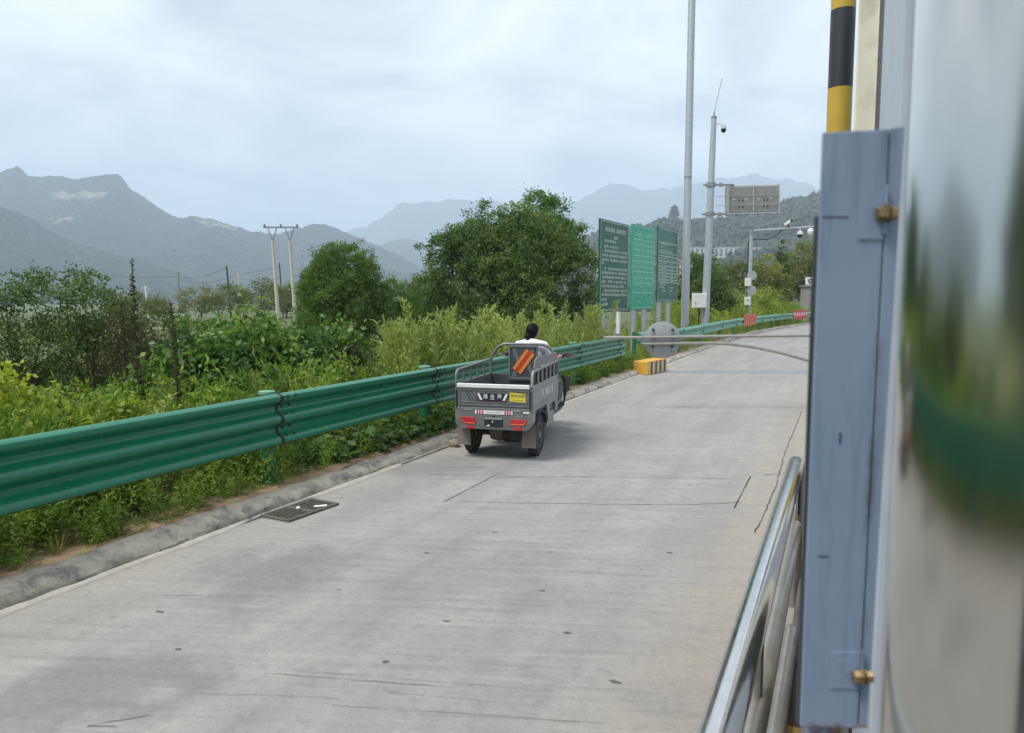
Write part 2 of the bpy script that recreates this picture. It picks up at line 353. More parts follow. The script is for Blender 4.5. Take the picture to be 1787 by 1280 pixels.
# ---- road concrete
def road_material():
    m, nt, p, _ = newmat('road_concrete'); P = wpos(nt)
    s = nd(nt, 'ShaderNodeSeparateXYZ', {0: P}); X, Y = s.outputs[0], s.outputs[1]
    skew = math_(nt, 'SUBTRACT', Y, math_(nt, 'MULTIPLY', X, .34))       # brushed across the lane on a slant
    v = nd(nt, 'ShaderNodeCombineXYZ', {0: math_(nt, 'MULTIPLY', X, .55), 1: math_(nt, 'MULTIPLY', skew, 9.)}).outputs[0]
    streak = noise(nt, v, 1.6, 7, .62)
    big = noise(nt, P, .42, 5, .6, .4); mid = noise(nt, P, 2.2, 6, .6, .3); fine = noise(nt, P, 70, 5, .7)
    vl = nd(nt, 'ShaderNodeCombineXYZ', {0: math_(nt, 'MULTIPLY', X, 2.0), 1: math_(nt, 'MULTIPLY', Y, .22)}).outputs[0]
    wheel = noise(nt, vl, 1.3, 5, .6)
    col = ramp(nt, big, [(.30, (0.238, 0.237, 0.235)), (.55, (0.285, 0.279, 0.272)), (.75, (0.320, 0.307, 0.286))])
    col = mixc(nt, framp(nt, mid, .42, .62, .0, .42), col, (0.342, 0.325, 0.296))
    col = mixc(nt, framp(nt, noise(nt, P, 7, 6, .7, .5), .50, .66, 0, .5), col, (0.195, 0.191, 0.190))
    col = mixc(nt, framp(nt, wheel, .44, .66, 0, .6), col, (0.205, 0.205, 0.208))
    col = mixc(nt, framp(nt, streak, .48, .28, 0, .65), col, (0.181, 0.178, 0.179))
    col = mixc(nt, framp(nt, streak, .55, .72, 0, .4), col, (0.381, 0.364, 0.332))
    # sandy margins along kerb and island
    eR = math_(nt, 'MULTIPLY', framp(nt, X, -1.15, -.55), framp(nt, mid, .3, .6, .35, 1.)); col = mixc(nt, math_(nt, 'MULTIPLY', eR, .6), col, (0.317, 0.272, 0.215))
    eL = math_(nt, 'MULTIPLY', framp(nt, X, -3.7, -4.45), framp(nt, big, .35, .6, .2, 1.)); col = mixc(nt, math_(nt, 'MULTIPLY', eL, .5), col, (0.339, 0.310, 0.256))
    # damp, oily stains with their own outlines
    for (sx, sy, r, st) in ((-3.55, 3.75, .62, .55), (-3.15, 2.25, .55, .5), (-4.05, 7.0, .75, .5), (-2.3, 4.35, .8, .22), (-3.0, 9.6, 1.2, .3)):
        dv = nd(nt, 'ShaderNodeVectorMath', {0: P, 1: (sx, sy, 0)}, operation='DISTANCE').outputs['Value']
        dd = math_(nt, 'ADD', dv, math_(nt, 'MULTIPLY', math_(nt, 'SUBTRACT', mid, .5), 1.5))
        col = mixc(nt, framp(nt, dd, r, r * .35, 0, st), col, (0.144, 0.141, 0.146))
    gr = math_(nt, 'ADD', math_(nt, 'ADD', math_(nt, 'MULTIPLY', fine, .62), math_(nt, 'MULTIPLY', noise(nt, P, 22, 7, .8), .62)), .38)
    g3 = nd(nt, 'ShaderNodeCombineXYZ', {0: gr, 1: gr, 2: gr}).outputs[0]
    col = mixc(nt, 1., col, g3, 'MULTIPLY')
    # dark grit and chips
    vo = nd(nt, 'ShaderNodeTexVoronoi', {'Vector': P, 'Scale': 4.2, 'Randomness': 1.}); dsp = vo.outputs['Distance']
    sel = framp(nt, nd(nt, 'ShaderNodeSeparateColor', {0: vo.outputs['Color']}).outputs[0], .72, .73)
    sz = math_(nt, 'MULTIPLY', nd(nt, 'ShaderNodeSeparateColor', {0: vo.outputs['Color']}).outputs[1], .11)
    spot = math_(nt, 'MULTIPLY', sel, math_(nt, 'LESS_THAN', math_(nt, 'ADD', dsp, math_(nt, 'MULTIPLY', fine, .05)), math_(nt, 'ADD', sz, .02)))
    col = mixc(nt, math_(nt, 'MULTIPLY', spot, .62), col, (0.065, 0.060, 0.057))
    pit_dark = framp(nt, noise(nt, P, 30, 4, .8), .64, .69); eR2 = math_(nt, 'MULTIPLY', pit_dark, framp(nt, X, -1.1, -.4, .3, .85))
    col = mixc(nt, eR2, col, (0.108, 0.095, 0.078))
    nt.links.new(col, p.inputs['Base Color'])
    p.inputs['Roughness'].default_value = .78; p.inputs['Specular IOR Level'].default_value = .35
    gv = nd(nt, 'ShaderNodeCombineXYZ', {0: math_(nt, 'MULTIPLY', X, .8), 1: math_(nt, 'MULTIPLY', skew, 34.)}).outputs[0]
    groove = noise(nt, gv, 1.2, 3, .5)
    h = math_(nt, 'ADD', math_(nt, 'MULTIPLY', groove, framp(nt, noise(nt, P, .8, 3), .4, .62, .15, 1.)), math_(nt, 'MULTIPLY', fine, .5))
    bump(nt, p, h, .6, .008)
    return m
MT['road'] = road_material()

def kerb_material():
    m, nt, p, _ = newmat('kerb_concrete'); P = wpos(nt)
    n = noise(nt, P, 5, 7, .7, .4); f = noise(nt, P, 45, 5, .7); s = noise(nt, P, 1.3, 5, .6)
    col = ramp(nt, n, [(.38, (.52, .47, .38)), (.52, (.39, .36, .30)), (.59, (.20, .195, .185)), (.70, (.11, .108, .11))])
    col = mixc(nt, framp(nt, s, .50, .68, 0, .6), col, (.38, .36, .30))
    col = mixc(nt, framp(nt, f, .4, .7, 0, .35), col, (.45, .43, .38))
    nt.links.new(col, p.inputs['Base Color']); p.inputs['Roughness'].default_value = .9
    bump(nt, p, math_(nt, 'ADD', math_(nt, 'MULTIPLY', f, .9), n), 1., .03)
    return m
MT['kerb'] = kerb_material()
MT['gutter'] = simple('pale_gutter_mortar', (.50, .46, .40), (.38, .35, .30), .85, scale=8, bmp=.5, bscale=40)
MT['soil'] = simple('orange_soil', (.27, .185, .105), (.17, .125, .075), .95, scale=5, bmp=.7, bscale=50, dirt=(.13, .14, .05), dirtscale=3, dirtlo=.55)
MT['island'] = simple('dark_island_concrete', (.12, .115, .105), (.08, .078, .072), .85, scale=4, bmp=.4, bscale=50)
MT['road_band'] = simple('dark_road_band', (.235, .245, .26), (.19, .20, .215), .8, scale=2, bmp=.3, bscale=60)

def ground_material():
    m, nt, p, _ = newmat('ground_cover'); P = wpos(nt)
    n = noise(nt, P, .09, 6, .6, .3); f = noise(nt, P, 2.2, 6, .65)
    col = ramp(nt, n, [(.34, (.045, .07, .02)), (.54, (.085, .115, .035)), (.64, (.17, .165, .06)), (.78, (.24, .155, .085))])
    col = mixc(nt, framp(nt, f, .35, .65, 0, .6), col, (.07, .09, .03))
    nt.links.new(col, p.inputs['Base Color']); p.inputs['Roughness'].default_value = .95
    bump(nt, p, f, .6, .05)
    return m
MT['ground'] = ground_material()
def mountain_material(name, forest, forest2, rock):
    m, nt, p, _ = newmat(name); P = wpos(nt)
    v = nd(nt, 'ShaderNodeVectorMath', {0: P, 1: (.001, .001, .001)}, operation='MULTIPLY').outputs[0]
    n = noise(nt, v, 9, 8, .65); f = noise(nt, v, 60, 5, .7)
    col = ramp(nt, n, [(.35, forest), (.65, forest2)])
    col = mixc(nt, framp(nt, f, .4, .7, 0, .5), col, tuple(x * .55 for x in forest))
    a = nd(nt, 'ShaderNodeAttribute', attribute_name='rock').outputs['Fac']
    ra = math_(nt, 'ADD', math_(nt, 'MULTIPLY', a, .8), math_(nt, 'ADD', math_(nt, 'MULTIPLY', math_(nt, 'SUBTRACT', f, .5), 1.1), math_(nt, 'MULTIPLY', math_(nt, 'SUBTRACT', noise(nt, v, 22, 5, .6), .5), 1.6)))
    col = mixc(nt, framp(nt, ra, .34, .66, 0, .72), col, rock)
    bump(nt, p, math_(nt, 'ADD', math_(nt, 'MULTIPLY', n, 1.5), f), 1., 45.)
    nt.links.new(col, p.inputs['Base Color']); p.inputs['Roughness'].default_value = .95
    p.inputs['Specular IOR Level'].default_value = .1
    return m
MT['mtn'] = mountain_material('mountain_forest', (.03, .042, .022), (.055, .066, .034), (.58, .50, .36))
MT['mtn_far'] = mountain_material('far_mountain', (.05, .06, .03), (.09, .095, .05), (.3, .28, .22))
MT['hillc'] = mountain_material('terraced_hill', (.03, .042, .02), (.085, .085, .05), (.30, .27, .19))

# ------------------------------------------------------------------ the setting
# centre path of the left road edge: straight, then bending to the right
def edge_pts():
    pts = [(-4.52, y) for y in np.arange(-14, 33, 1.0)]
    x, y, h = -4.52, 33.0, 0.0
    while len(pts) < 160:
        if h < rad(62): h += rad(.36) + rad(.012) * max(0, (y - 33)) * .1
        x += math.sin(h); y += math.cos(h); pts.append((x, y))
    return pts
EDGE = edge_pts()
def offset(path, d):
    out = []
    for i, (x, y) in enumerate(path):
        a = path[max(i - 1, 0)]; b = path[min(i + 1, len(path) - 1)]
        tx, ty = b[0] - a[0], b[1] - a[1]; l = math.hypot(tx, ty) or 1
        out.append((x + ty / l * d, y - tx / l * d))
    return out
def ribbon(name, path, offs, zs, mat, jit=0, kind='structure'):
    """sheet swept along a path; offs = offsets to the right of it, zs heights"""
    V = []; F = []; n = len(offs)
    lines = [offset(path, o) for o in offs]
    for i in range(len(path)):
        for k in range(n):
            x, y = lines[k][i]; V.append((x, y, zs[k]))
    V = np.array(V)
    for i in range(len(path) - 1):
        for k in range(n - 1): F.append((i * n + k, i * n + k + 1, (i + 1) * n + k + 1, (i + 1) * n + k))
    if jit: V = V + RNG.normal(0, jit, V.shape)
    o = np_obj(name, V, F, mat, smooth=True)
    if kind: o['kind'] = kind
    return o
road = ribbon('road', EDGE, [0, 1.5, 3, 4.3, 7, 11, 16], [0.0] * 7, MT['road'])

# fine path for kerb
def refine(path, step):
    out = []; 
    for a, b in zip(path[:-1], path[1:]):
        l = math.hypot(b[0] - a[0], b[1] - a[1]); n = max(1, int(l / step))
        for k in range(n): out.append((a[0] + (b[0] - a[0]) * k / n, a[1] + (b[1] - a[1]) * k / n))
    return out
FINE = refine(EDGE[8:90], .07)
def kerb():
    prof = [(-.30, -.03), (-.295, .03), (-.28, .065), (-.25, .09), (-.215, .102), (-.18, .108), (-.14, .108), (-.10, .102), (-.065, .09), (-.035, .068), (-.015, .04), (-.003, .015), (0.0, .0), (0.01, -.03)]
    n = len(prof); ys = np.array([p[1] for p in FINE]); V = []
    lines = [offset(FINE, p[0] - .06) for p in prof]
    for i in range(len(FINE)):
        for k in range(n): V.append((lines[k][i][0], lines[k][i][1], prof[k][1]))
    V = np.array(V); s = np.repeat(np.arange(len(FINE)) * .07, n); kk = np.tile(np.arange(n), len(FINE))
    up = (V[:, 2] > 0)
    V[:, 0] += (fbm(s * 1.7, kk * .3, 3, 4) * .024 + fbm(s * 7, kk * .8, 13, 4) * .030) * up
    V[:, 2] += (fbm(s * 1.3, kk * .3 + 9, 5, 4) * .020 + fbm(s * 8, kk * .9 + 30, 15, 4) * .030) * up + fbm(s * .35, kk * 0, 8, 2) * .015 * up
    F = [(i * n + k, i * n + k + 1, (i + 1) * n + k + 1, (i + 1) * n + k) for i in range(len(FINE) - 1) for k in range(n - 1)]
    struct(np_obj('kerb', V, F, MT['kerb'], smooth=True))
kerb()
def gutter():
    V = []; F = []; ys = np.arange(-5, 33, .1)
    for j, y in enumerate(ys):
        w = .085 + .035 * float(fbm(np.array(y * 1.1), np.array(0.), 4, 4)); gap = 4.55 < y < 5.45 or (6.9 < y < 8.4)
        a = -4.575; b = -4.575 + (0.012 if gap else w + .02 * float(fbm(np.array(y * 6.), np.array(2.), 9, 3)))
        V += [(a, y, .012), (b, y, .010), (b + .004, y, -.01)]
    for j in range(len(ys) - 1):
        F += [(3 * j, 3 * j + 1, 3 * j + 4, 3 * j + 3), (3 * j + 1, 3 * j + 2, 3 * j + 5, 3 * j + 4)]
    struct(np_obj('gutter_strip', V, F, MT['gutter']))
gutter()
def soil():
    V = []; F = []; n = 6
    lines = [offset(FINE, o) for o in (-.32, -.42, -.55, -.8, -1.3, -2.2)]
    for i in range(len(FINE)):
        for k in range(n): V.append((lines[k][i][0], lines[k][i][1], (.06, .085, .075, .05, .03, .0)[k]))
    V = np.array(V); V[:, 2] += fbm(V[:, 0] * 3, V[:, 1] * 3, 2, 4) * .025
    F = [(i * n + k, i * n + k + 1, (i + 1) * n + k + 1, (i + 1) * n + k) for i in range(len(FINE) - 1) for k in range(n - 1)]
    struct(np_obj('soil_verge', V, F, MT['soil'], smooth=True))
soil()

def gz(x, y):
    """ground height"""
    x = np.asarray(x, float); y = np.asarray(y, float)
    edge = np.where(y < 33, -4.52, -4.52 + np.clip(y - 33, 0, 200) ** 2 * .0046)
    d = edge - x                                        # metres left of the road edge
    z = np.where(d < 0, -.06, np.where(d < 1, -.03, -.03 - .38 * np.clip((d - 1) / 5, 0, 1)))
    z = z + np.where(d > 3, fbm(x * .12, y * .12, 11, 3) * .12 * np.clip((d - 3) / 6, 0, 1), 0)
    r = np.hypot(x, y)
    z = z - 6.0 * np.clip((d - 70) / 130, 0, 1) ** 1.3
    z = np.where((r > 240) & (d < 0), -1.5 * np.clip((r - 240) / 300, 0, 1) - .06, z)
    return z
def ground():
    t = np.linspace(-1, 1, 221)
    def sp(t): return np.sign(t) * (np.sinh(np.abs(t) * 7.3) / np.sinh(7.3)) * 11000
    xs = np.unique(np.concatenate([sp(t) - 8, np.arange(-30, 4, .75)])); ys = np.unique(np.concatenate([sp(t) + 20, np.arange(-8, 60, 1.5)]))
    gx, gy = np.meshgrid(xs, ys); z = gz(gx, gy)
    V = np.stack([gx.ravel(), gy.ravel(), z.ravel()], 1); nx, ny = len(xs), len(ys)
    i = (np.arange(ny - 1)[:, None] * nx + np.arange(nx - 1)[None]).ravel()
    struct(np_obj('ground', V, np.stack([i, i + 1, i + nx + 1, i + nx], 1), MT['ground'], smooth=True))
ground()

# ---- mountains: each range is a ridge line with spurred slopes before and behind it
def mountain(name, ridge, mat, seed, front=.45, back=.35, base=-8, rough=.2, nt=34, rocks=(), fine=.032):
    R = np.array(ridge, float); seg = np.hypot(np.diff(R[:, 0]), np.diff(R[:, 1])); s = np.concatenate([[0], np.cumsum(seg)])
    ns = 520; S = np.linspace(0, s[-1], ns)
    X = np.interp(S, s, R[:, 0]); Y = np.interp(S, s, R[:, 1]); Z = np.interp(S, s, R[:, 2])
    Z = Z + fbm(S / s[-1] * 90, S * 0, seed + 50, 4) * Z.mean() * fine
    D = np.hypot(X, Y); ux, uy = X / D, Y / D
    ts = np.concatenate([np.linspace(-1, 0, nt), np.linspace(0, 1, nt // 2)[1:]])
    V = []; rk = []
    wl_ = D.mean()
    for t in ts:
        off = t * (front if t < 0 else back) * D
        x = X + ux * off; y = Y + uy * off
        a = 1 - abs(t)
        prof = a ** 1.25 if t < 0 else a ** 1.1
        n1 = fbm(x / wl_ * 9 , y / wl_ * 9, seed, 5) ; n2 = 1 - np.abs(fbm(x / wl_ * 14, y / wl_ * 14, seed + 7, 5)) * 2
        amp = min(1, abs(t) * 5) * a ** .5
        z = base + (Z - base) * prof + (n1 * 1.0 + n2 * .8 - .5) * rough * Z.max() * amp
        if t != 0: z = np.minimum(z, base + (Z - base) * (1 - .12 * min(1, abs(t) * 6)) if abs(t) < .25 else z)
        V.append(np.stack([x, y, z], 1))
        r = np.zeros(ns)
        for (rs, rt, ws, wt) in rocks:
            r = np.maximum(r, 1.15 - np.sqrt(((S / s[-1] - rs) / ws) ** 2 + ((t - rt) / wt) ** 2))
        rk.append(np.clip(r, 0, 1))
    V = np.concatenate(V); i = (np.arange(len(ts) - 1)[:, None] * ns + np.arange(ns - 1)[None]).ravel()
    o = np_obj(name, V, np.stack([i, i + 1, i + ns + 1, i + ns], 1), mat, tint=np.concatenate(rk), smooth=True, attr='rock')
    GRID[name + str(seed)] = (V.reshape(len(ts), ns, 3), np.concatenate(rk).reshape(len(ts), ns), nt)
    return struct(o)
GRID = {}
RA = [(-4181,1404,448),(-3824,1565,414),(-3545,1691,475),(-3335,1786,459),(-3204,1845,516),(-3120,1883,521),(-3081,1900,530),(-3060,1910,534),(-3035,1921,525),(-3015,1930,503),(-2991,1941,489),(-2931,1968,496),(-2899,1983,500),(-2872,1995,493),(-2847,2006,484),(-2804,2025,496),(-2751,2049,505),(-2688,2078,503),(-2662,2090,478),(-2638,2101,446),(-2607,2115,423),(-2555,2138,386),(-2493,2166,347),(-2452,2185,331),(-2398,2209,338),(-2335,2237,320),(-2283,2261,308),(-2199,2299,278),(-2124,2332,269),(-2050,2366,281),(-1975,2400,308),(-1932,2419,308),(-1880,2443,288),(-1806,2476,255),(-1753,2500,230),(-1668,2538,188),(-1562,2586,121),(-1435,2644,68),(-1285,2711,32),(-1113,2789,18)]
RA2 = [(-2657,885,183),(-2385,1008,227),(-2181,1100,263),(-2061,1154,255),(-1981,1190,241),(-1928,1214,222),(-1877,1237,187),(-1811,1267,146),(-1731,1303,124),(-1651,1339,102),(-1585,1369,80),(-1518,1399,48),(-1424,1442,24),(-1316,1491,11),(-1180,1552,6)]
RB = [(-4941,5449,291),(-4538,5632,507),(-4337,5722,626),(-4137,5813,701),(-4012,5869,765),(-3937,5903,851),(-3837,5948,899),(-3639,6037,926),(-3491,6104,936),(-3416,6138,963),(-3343,6171,942),(-3219,6227,931),(-3145,6260,947),(-3036,6310,936),(-2848,6394,904),(-2601,6506,872),(-2428,6584,894),(-2305,6640,936),(-2158,6706,1032),(-2059,6751,1064),(-1986,6784,1091),(-1911,6817,1069),(-1812,6862,1043),(-1615,6951,1037),(-1418,7040,1064),(-1197,7140,1106),(-1075,7195,1144),(-927,7262,1149),(-839,7302,1181),(-771,7333,1191),(-706,7362,1160),(-631,7396,1122),(-483,7462,1128),(-384,7507,1106),(-283,7552,1059),(-132,7621,963),(215,7777,936),(852,8065,1043),(1601,8404,883)]
RB2 = [(-2728,3377,61),(-2546,3459,201),(-2425,3514,299),(-2365,3541,328),(-2305,3568,347),(-2245,3595,341),(-2171,3628,312),(-2037,3688,240),(-1858,3769,175),(-1619,3877,143),(-1410,3972,175),(-1261,4039,240),(-1111,4107,175)]
RC = [(-501,1200,13),(-450,1223,56),(-428,1233,101),(-409,1242,114),(-382,1254,121),(-345,1271,130),(-322,1281,134),(-308,1287,141),(-299,1291,145),(-285,1298,144),(-267,1306,143),(-253,1312,140),(-230,1322,143),(-212,1331,145),(-171,1349,152),(-125,1370,160),(-102,1380,173),(-75,1393,180),(-52,1403,187),(-16,1419,195),(66,1456,200),(205,1519,185),(392,1603,126)]
mountain('mountain', RA, MT['mtn'], 3, .42, .3, rocks=((.455, -.17, .034, .075), (.418, -.16, .020, .05), (.411, -.385, .022, .05), (.420, -.47, .024, .05), (.470, -.42, .024, .028), (.495, -.40, .012, .02), (.617, -.03, .030, .03), (.59, -.06, .02, .02)))
mountain('mountain', RA2, MT['mtn'], 13, .35, .3, rough=.08)
mountain('mountain', RB, MT['mtn_far'], 23, .3, .2)
mountain('mountain', RB2, MT['mtn_far'], 33, .3, .3, rocks=((.45, -.35, .12, .12),))
mountain('hill', RC, MT['hillc'], 43, .62, .3, rough=.06, rocks=((.62, -.35, .06, .03), (.5, -.5, .08, .02), (.66, -.2, .03, .02)))

def woods(key, n, h, mat, seed, label, name='hillside_woods', tlo=.0):
    G_, rk, nt_ = GRID[key]; rng = np.random.default_rng(seed); a = rng.uniform(tlo * (nt_ - 2), (nt_ - 1.02) * .97, n); b_ = rng.uniform(0, G_.shape[1] - 1.02, n)
    i, j = a.astype(int), b_.astype(int); fa, fb = (a - i)[:, None], (b_ - j)[:, None]
    P = G_[i, j] * (1 - fa) * (1 - fb) + G_[i + 1, j] * fa * (1 - fb) + G_[i, j + 1] * (1 - fa) * fb + G_[i + 1, j + 1] * fa * fb
    keep = (rk[i, j] < .45) & (fbm(P[:, 0] / h / 14, P[:, 1] / h / 14, seed, 3) > rng.normal(-.12, .22, n)); P = P[keep]; n = len(P)
    O_ = np.array([(1, 0, .35), (-1, 0, .4), (0, 1, .3), (0, -1, .4), (0, 0, 1.), (0, 0, -.2)]); T_ = np.array([(0, 2, 4), (2, 1, 4), (1, 3, 4), (3, 0, 4), (2, 0, 5), (1, 2, 5), (3, 1, 5), (0, 3, 5)])
    sc = h * rng.uniform(.5, 1.3, n); an = rng.random(n) * 6.28; w = rng.uniform(.45, .9, n) * sc
    x = (O_[:, 0] * np.cos(an)[:, None] - O_[:, 1] * np.sin(an)[:, None]) * w[:, None]; y = (O_[:, 0] * np.sin(an)[:, None] + O_[:, 1] * np.cos(an)[:, None]) * w[:, None]; z = O_[:, 2] * sc[:, None]
    V = (np.stack([x, y, z], -1) + rng.normal(0, .12, (n, 6, 3)) * sc[:, None, None] + P[:, None]).reshape(-1, 3)
    F = (T_[None] + 6 * np.arange(n)[:, None, None]).reshape(-1, 3)
    tag(np_obj(name, V, F, mat, tint=np.repeat(np.clip(rng.normal(.45, .25, n), 0, 1), 6)), label, 'woods', kind='stuff')
MT['leaf_wood'] = leafmat('leaf_distant_wood', [(.026, .036, .017), (.042, .055, .026), (.065, .075, .036)], .8, .1)
woods('hill43', 12000, 7.5, MT['leaf_wood'], 71, 'scattered trees and scrub over the hill below the pagoda')
woods('mountain3', 7000, 8, MT['leaf_wood'], 72, 'forest covering the big left mountain', tlo=.3)
woods('mountain13', 4500, 6, MT['leaf_wood'], 73, 'forest on the lower spur at far left')

# ---- road marks: saw cuts, cracks, joints (thin sheets just above the slab)
def crack(name, pts, w, jit=.012, step=.08, z=.004):
    P = []
    for a, b in zip(pts[:-1], pts[1:]):
        l = math.hypot(b[0] - a[0], b[1] - a[1]); n = max(1, int(l / step))
        for k in range(n): P.append((a[0] + (b[0] - a[0]) * k / n + random.gauss(0, jit), a[1] + (b[1] - a[1]) * k / n + random.gauss(0, jit)))
    P.append(pts[-1]); L = offset(P, w / 2); R_ = offset(P, -w / 2); V = []; F = []
    for i in range(len(P)):
        q = random.uniform(.35, 1.); V += [(P[i][0] + (L[i][0] - P[i][0]) * q, P[i][1] + (L[i][1] - P[i][1]) * q, z), (P[i][0] + (R_[i][0] - P[i][0]) * q, P[i][1] + (R_[i][1] - P[i][1]) * q, z)]
    for i in range(len(P) - 1): F.append((2 * i, 2 * i + 1, 2 * i + 3, 2 * i + 2))
    return np_obj(name, V, F, MT['joint'] if name == 'slab_joint' else MT['crack'], parent=road)
crack('saw_cut', [(-3.32, 5.80), (-3.33, 6.92)], .011, .0015)
crack('saw_cut', [(-3.30, 6.85), (-2.4, 7.28), (-1.5, 7.62), (-.86, 7.86)], .010, .006)
crack('saw_cut', [(-.82, 6.72), (-.82, 8.0)], .014, .0015)
crack('saw_cut', [(-3.22, 5.86), (-2.1, 6.28), (-1.2, 6.66), (-.78, 6.94)], .009, .006)
crack('crack', [(-.57, 6.05), (-.54, 7.6), (-.57, 9.5), (-.55, 13.1)], .011, .005)
crack('crack', [(-.70, 8.15), (-.50, 8.32)], .016, .006)
crack('slab_joint', [(-4.45, 6.45), (-3.4, 6.95)], .010, .006)
crack('crack', [(-2.86, 2.07), (-2.98, 2.02), (-2.80, 2.19)], .008, .002)
for (x0, y0, x1, y1, w) in ((-2.6, 2.70, -1.65, 2.97, .0045), (-2.5, 2.78, -1.2, 3.14, .003), (-1.95, 2.80, -1.2, 3.0, .003), (-2.75, 2.42, -2.1, 2.66, .003), (-2.1, 2.60, -.9, 2.98, .0035), (-3.9, 3.18, -3.2, 3.47, .004), (-2.0, 3.9, -1.0, 4.25, .003),
                            (-3.3, 4.05, -1.4, 4.75, .003), (-3.6, 4.5, -1.2, 5.4, .003), (-2.4, 5.35, -.9, 5.95, .003), (-4.4, 11.2, -.6, 12.9, .006), (-4.4, 14.9, -.5, 16.9, .008), (-4.3, 9.4, -2.6, 10.2, .005)):
    crack('slab_joint', [(x0, y0), ((x0 + x1) / 2, (y0 + y1) / 2 + random.gauss(0, .01)), (x1, y1)], w, .003)
np_obj('dark_band', [(-4.45, 18.55, .004), (-.4, 20.15, .004), (3, 21.3, .004), (3, 22.1, .004), (-.4, 20.95, .004), (-4.45, 19.3, .004)], [(0, 1, 4, 5), (1, 2, 3, 4)], MT['road_band'], parent=road)  # slanting strip of darker bluish grey across the lane

# ---- drain grate
g = thing('drain_grate', 'rusty iron drain grate with slots set beside the kerb', 'drain grate', (-4.345, 5.03, 0), rad(-5))
g.scale = (.92, .88, 1)
MB().box((0, 0, .003), (.34, .66, .004)).build('pit_dark', MT['pit_dark'], g)  # flat dark sheet; the shade of the drain hole is in its colour
b = MB(); b.box((-.17, 0, .012), (.03, .70, .02)); b.box((.17, 0, .012), (.03, .70, .02)); b.box((0, -.335, .012), (.31, .03, .02)); b.box((0, .335, .012), (.31, .03, .02)); b.box((0, 0, .012), (.31, .04, .02))
b.build('frame', MT['iron'], g, bevel=.003)
bar = None
for k in range(6):
    x = -.128 + k * .051
    if bar is None: bar = MB().box((0, 0, 0), (.020, .66, .016)).build('bar', MT['iron'], g, bevel=.003); bar.location = (x, 0, .0125)
    else: dup(bar, g, (x, 0, .0125))
lt = MB(); lt.lathe([(.004, -.02), (.028, -.012), (.034, 0), (.025, .016), (.006, .022)], 9, Matrix.Translation((-4.35, 5.0, .036)) @ Euler((.6, .4, 0)).to_matrix().to_4x4() @ Matrix.Scale(.55, 4))
tag(lt.build('paper_scrap', MT['paper'], smooth=True), 'small crumpled white paper scrap lying on the drain grate', 'litter')
lt = MB(); lt.add([(-4.26, 5.10, .028), (-4.17, 5.17, .03), (-4.19, 5.20, .034), (-4.28, 5.13, .03), (-4.26, 5.10, .024), (-4.17, 5.17, .026), (-4.19, 5.20, .03), (-4.28, 5.13, .026)], [(0, 1, 2, 3), (7, 6, 5, 4), (0, 4, 5, 1), (1, 5, 6, 2), (2, 6, 7, 3), (3, 7, 4, 0)])
tag(lt.build('paper_strip', MT['paper']), 'flat white paper strip lying on the drain grate', 'litter')
bm = bmesh.new(); bmesh.ops.create_icosphere(bm, subdivisions=2, radius=.07)
for v in bm.verts: v.co = Vector((v.co.x * 1.1, v.co.y * .9, v.co.z * .8)) * random.uniform(.85, 1.12)
me = bpy.data.meshes.new('stone'); bm.to_mesh(me); bm.free(); me.materials.append(MT['stone'])
st = bpy.data.objects.new('stone', me); COL.objects.link(st); st.location = (-4.47, 8.10, .045)
tag(st, 'small tan stone at the kerb beside the tricycle wheel', 'stone')
bits = []
for k, (x, y) in enumerate([(-2.05, 3.6), (-3.7, 3.0), (-2.75, 4.55), (-1.7, 4.25), (-2.1, 3.05), (-1.35, 3.75), (-1.1, 5.3), (-2.5, 5.2), (-3.2, 2.7), (-.95, 3.35)]):
    b = MB(); n = 11; rx, ry = random.uniform(.014, .034), random.uniform(.008, .02); q = [(x + rx * random.uniform(.35, 1.1) * math.cos(a) + .3 * ry * math.sin(a), y + ry * random.uniform(.35, 1.1) * math.sin(a)) for a in np.linspace(0, 6.28, n, endpoint=False)]
    b.prism([(u, v, .001) for u, v in q], (0, 0, .003))
    o = b.build('grit_piece', MT['grit'], road)

# ------------------------------------------------------------------ guardrails
def thrie(z):
    c = math.tanh(1.0 * math.cos(2 * math.pi * (z - .04) / .213)) / math.tanh(1.0)
    x = .044 + .044 * c
    for v in (.1465, .3595): x += .006 * math.exp(-((z - v) / .012) ** 2)
    if z < .02: x -= (.02 - z) * 1.2
    if z > .486: x -= (z - .486) * 1.6
    return x
def wbeam(z, h=.36):
    c = math.tanh(1.5 * math.cos(2 * math.pi * (z / h - .16) / .68)) / math.tanh(1.5)
    return .04 + .04 * c
def beam_mesh(name, y0, y1, prof, h, thick, mat, parent, n=44):
    zs = [h * k / n for k in range(n + 1)]
    fr = [(prof(z), z) for z in zs]; bk = [(prof(z) - thick, z) for z in zs]
    poly = fr + bk[::-1]; m = len(poly); V = []; F = []
    ny = 4
    for j in range(ny + 1):
        y = y0 + (y1 - y0) * j / ny
        for (x, z) in poly: V.append((x, y, z))
    for j in range(ny):
        for k in range(m): F.append((j * m + k, j * m + (k + 1) % m, (j + 1) * m + (k + 1) % m, (j + 1) * m + k))
    for k in range(n):
        F.append((k + 1, k, m - 1 - k, m - 2 - k)); q = ny * m; F.append((q + k, q + k + 1, q + m - 2 - k, q + m - 1 - k))
    return np_obj(name, V, F, mat, parent, smooth=False)
def shade(o, ang=30):
    me = o.data; me.polygons.foreach_set('use_smooth', [True] * len(me.polygons)); me.set_sharp_from_angle(angle=rad(ang)); return o
XR = -5.03; ZB = .462
rail = thing('guardrail', 'glossy dark green triple wave guardrail in the foreground along the kerb', 'guardrail', (XR, 5.5, 0))
beam0 = shade(beam_mesh('beam', .022, 2.978, thrie, .506, .004, MT['green_rail'], rail))
beam0.location = (0, -12, ZB)
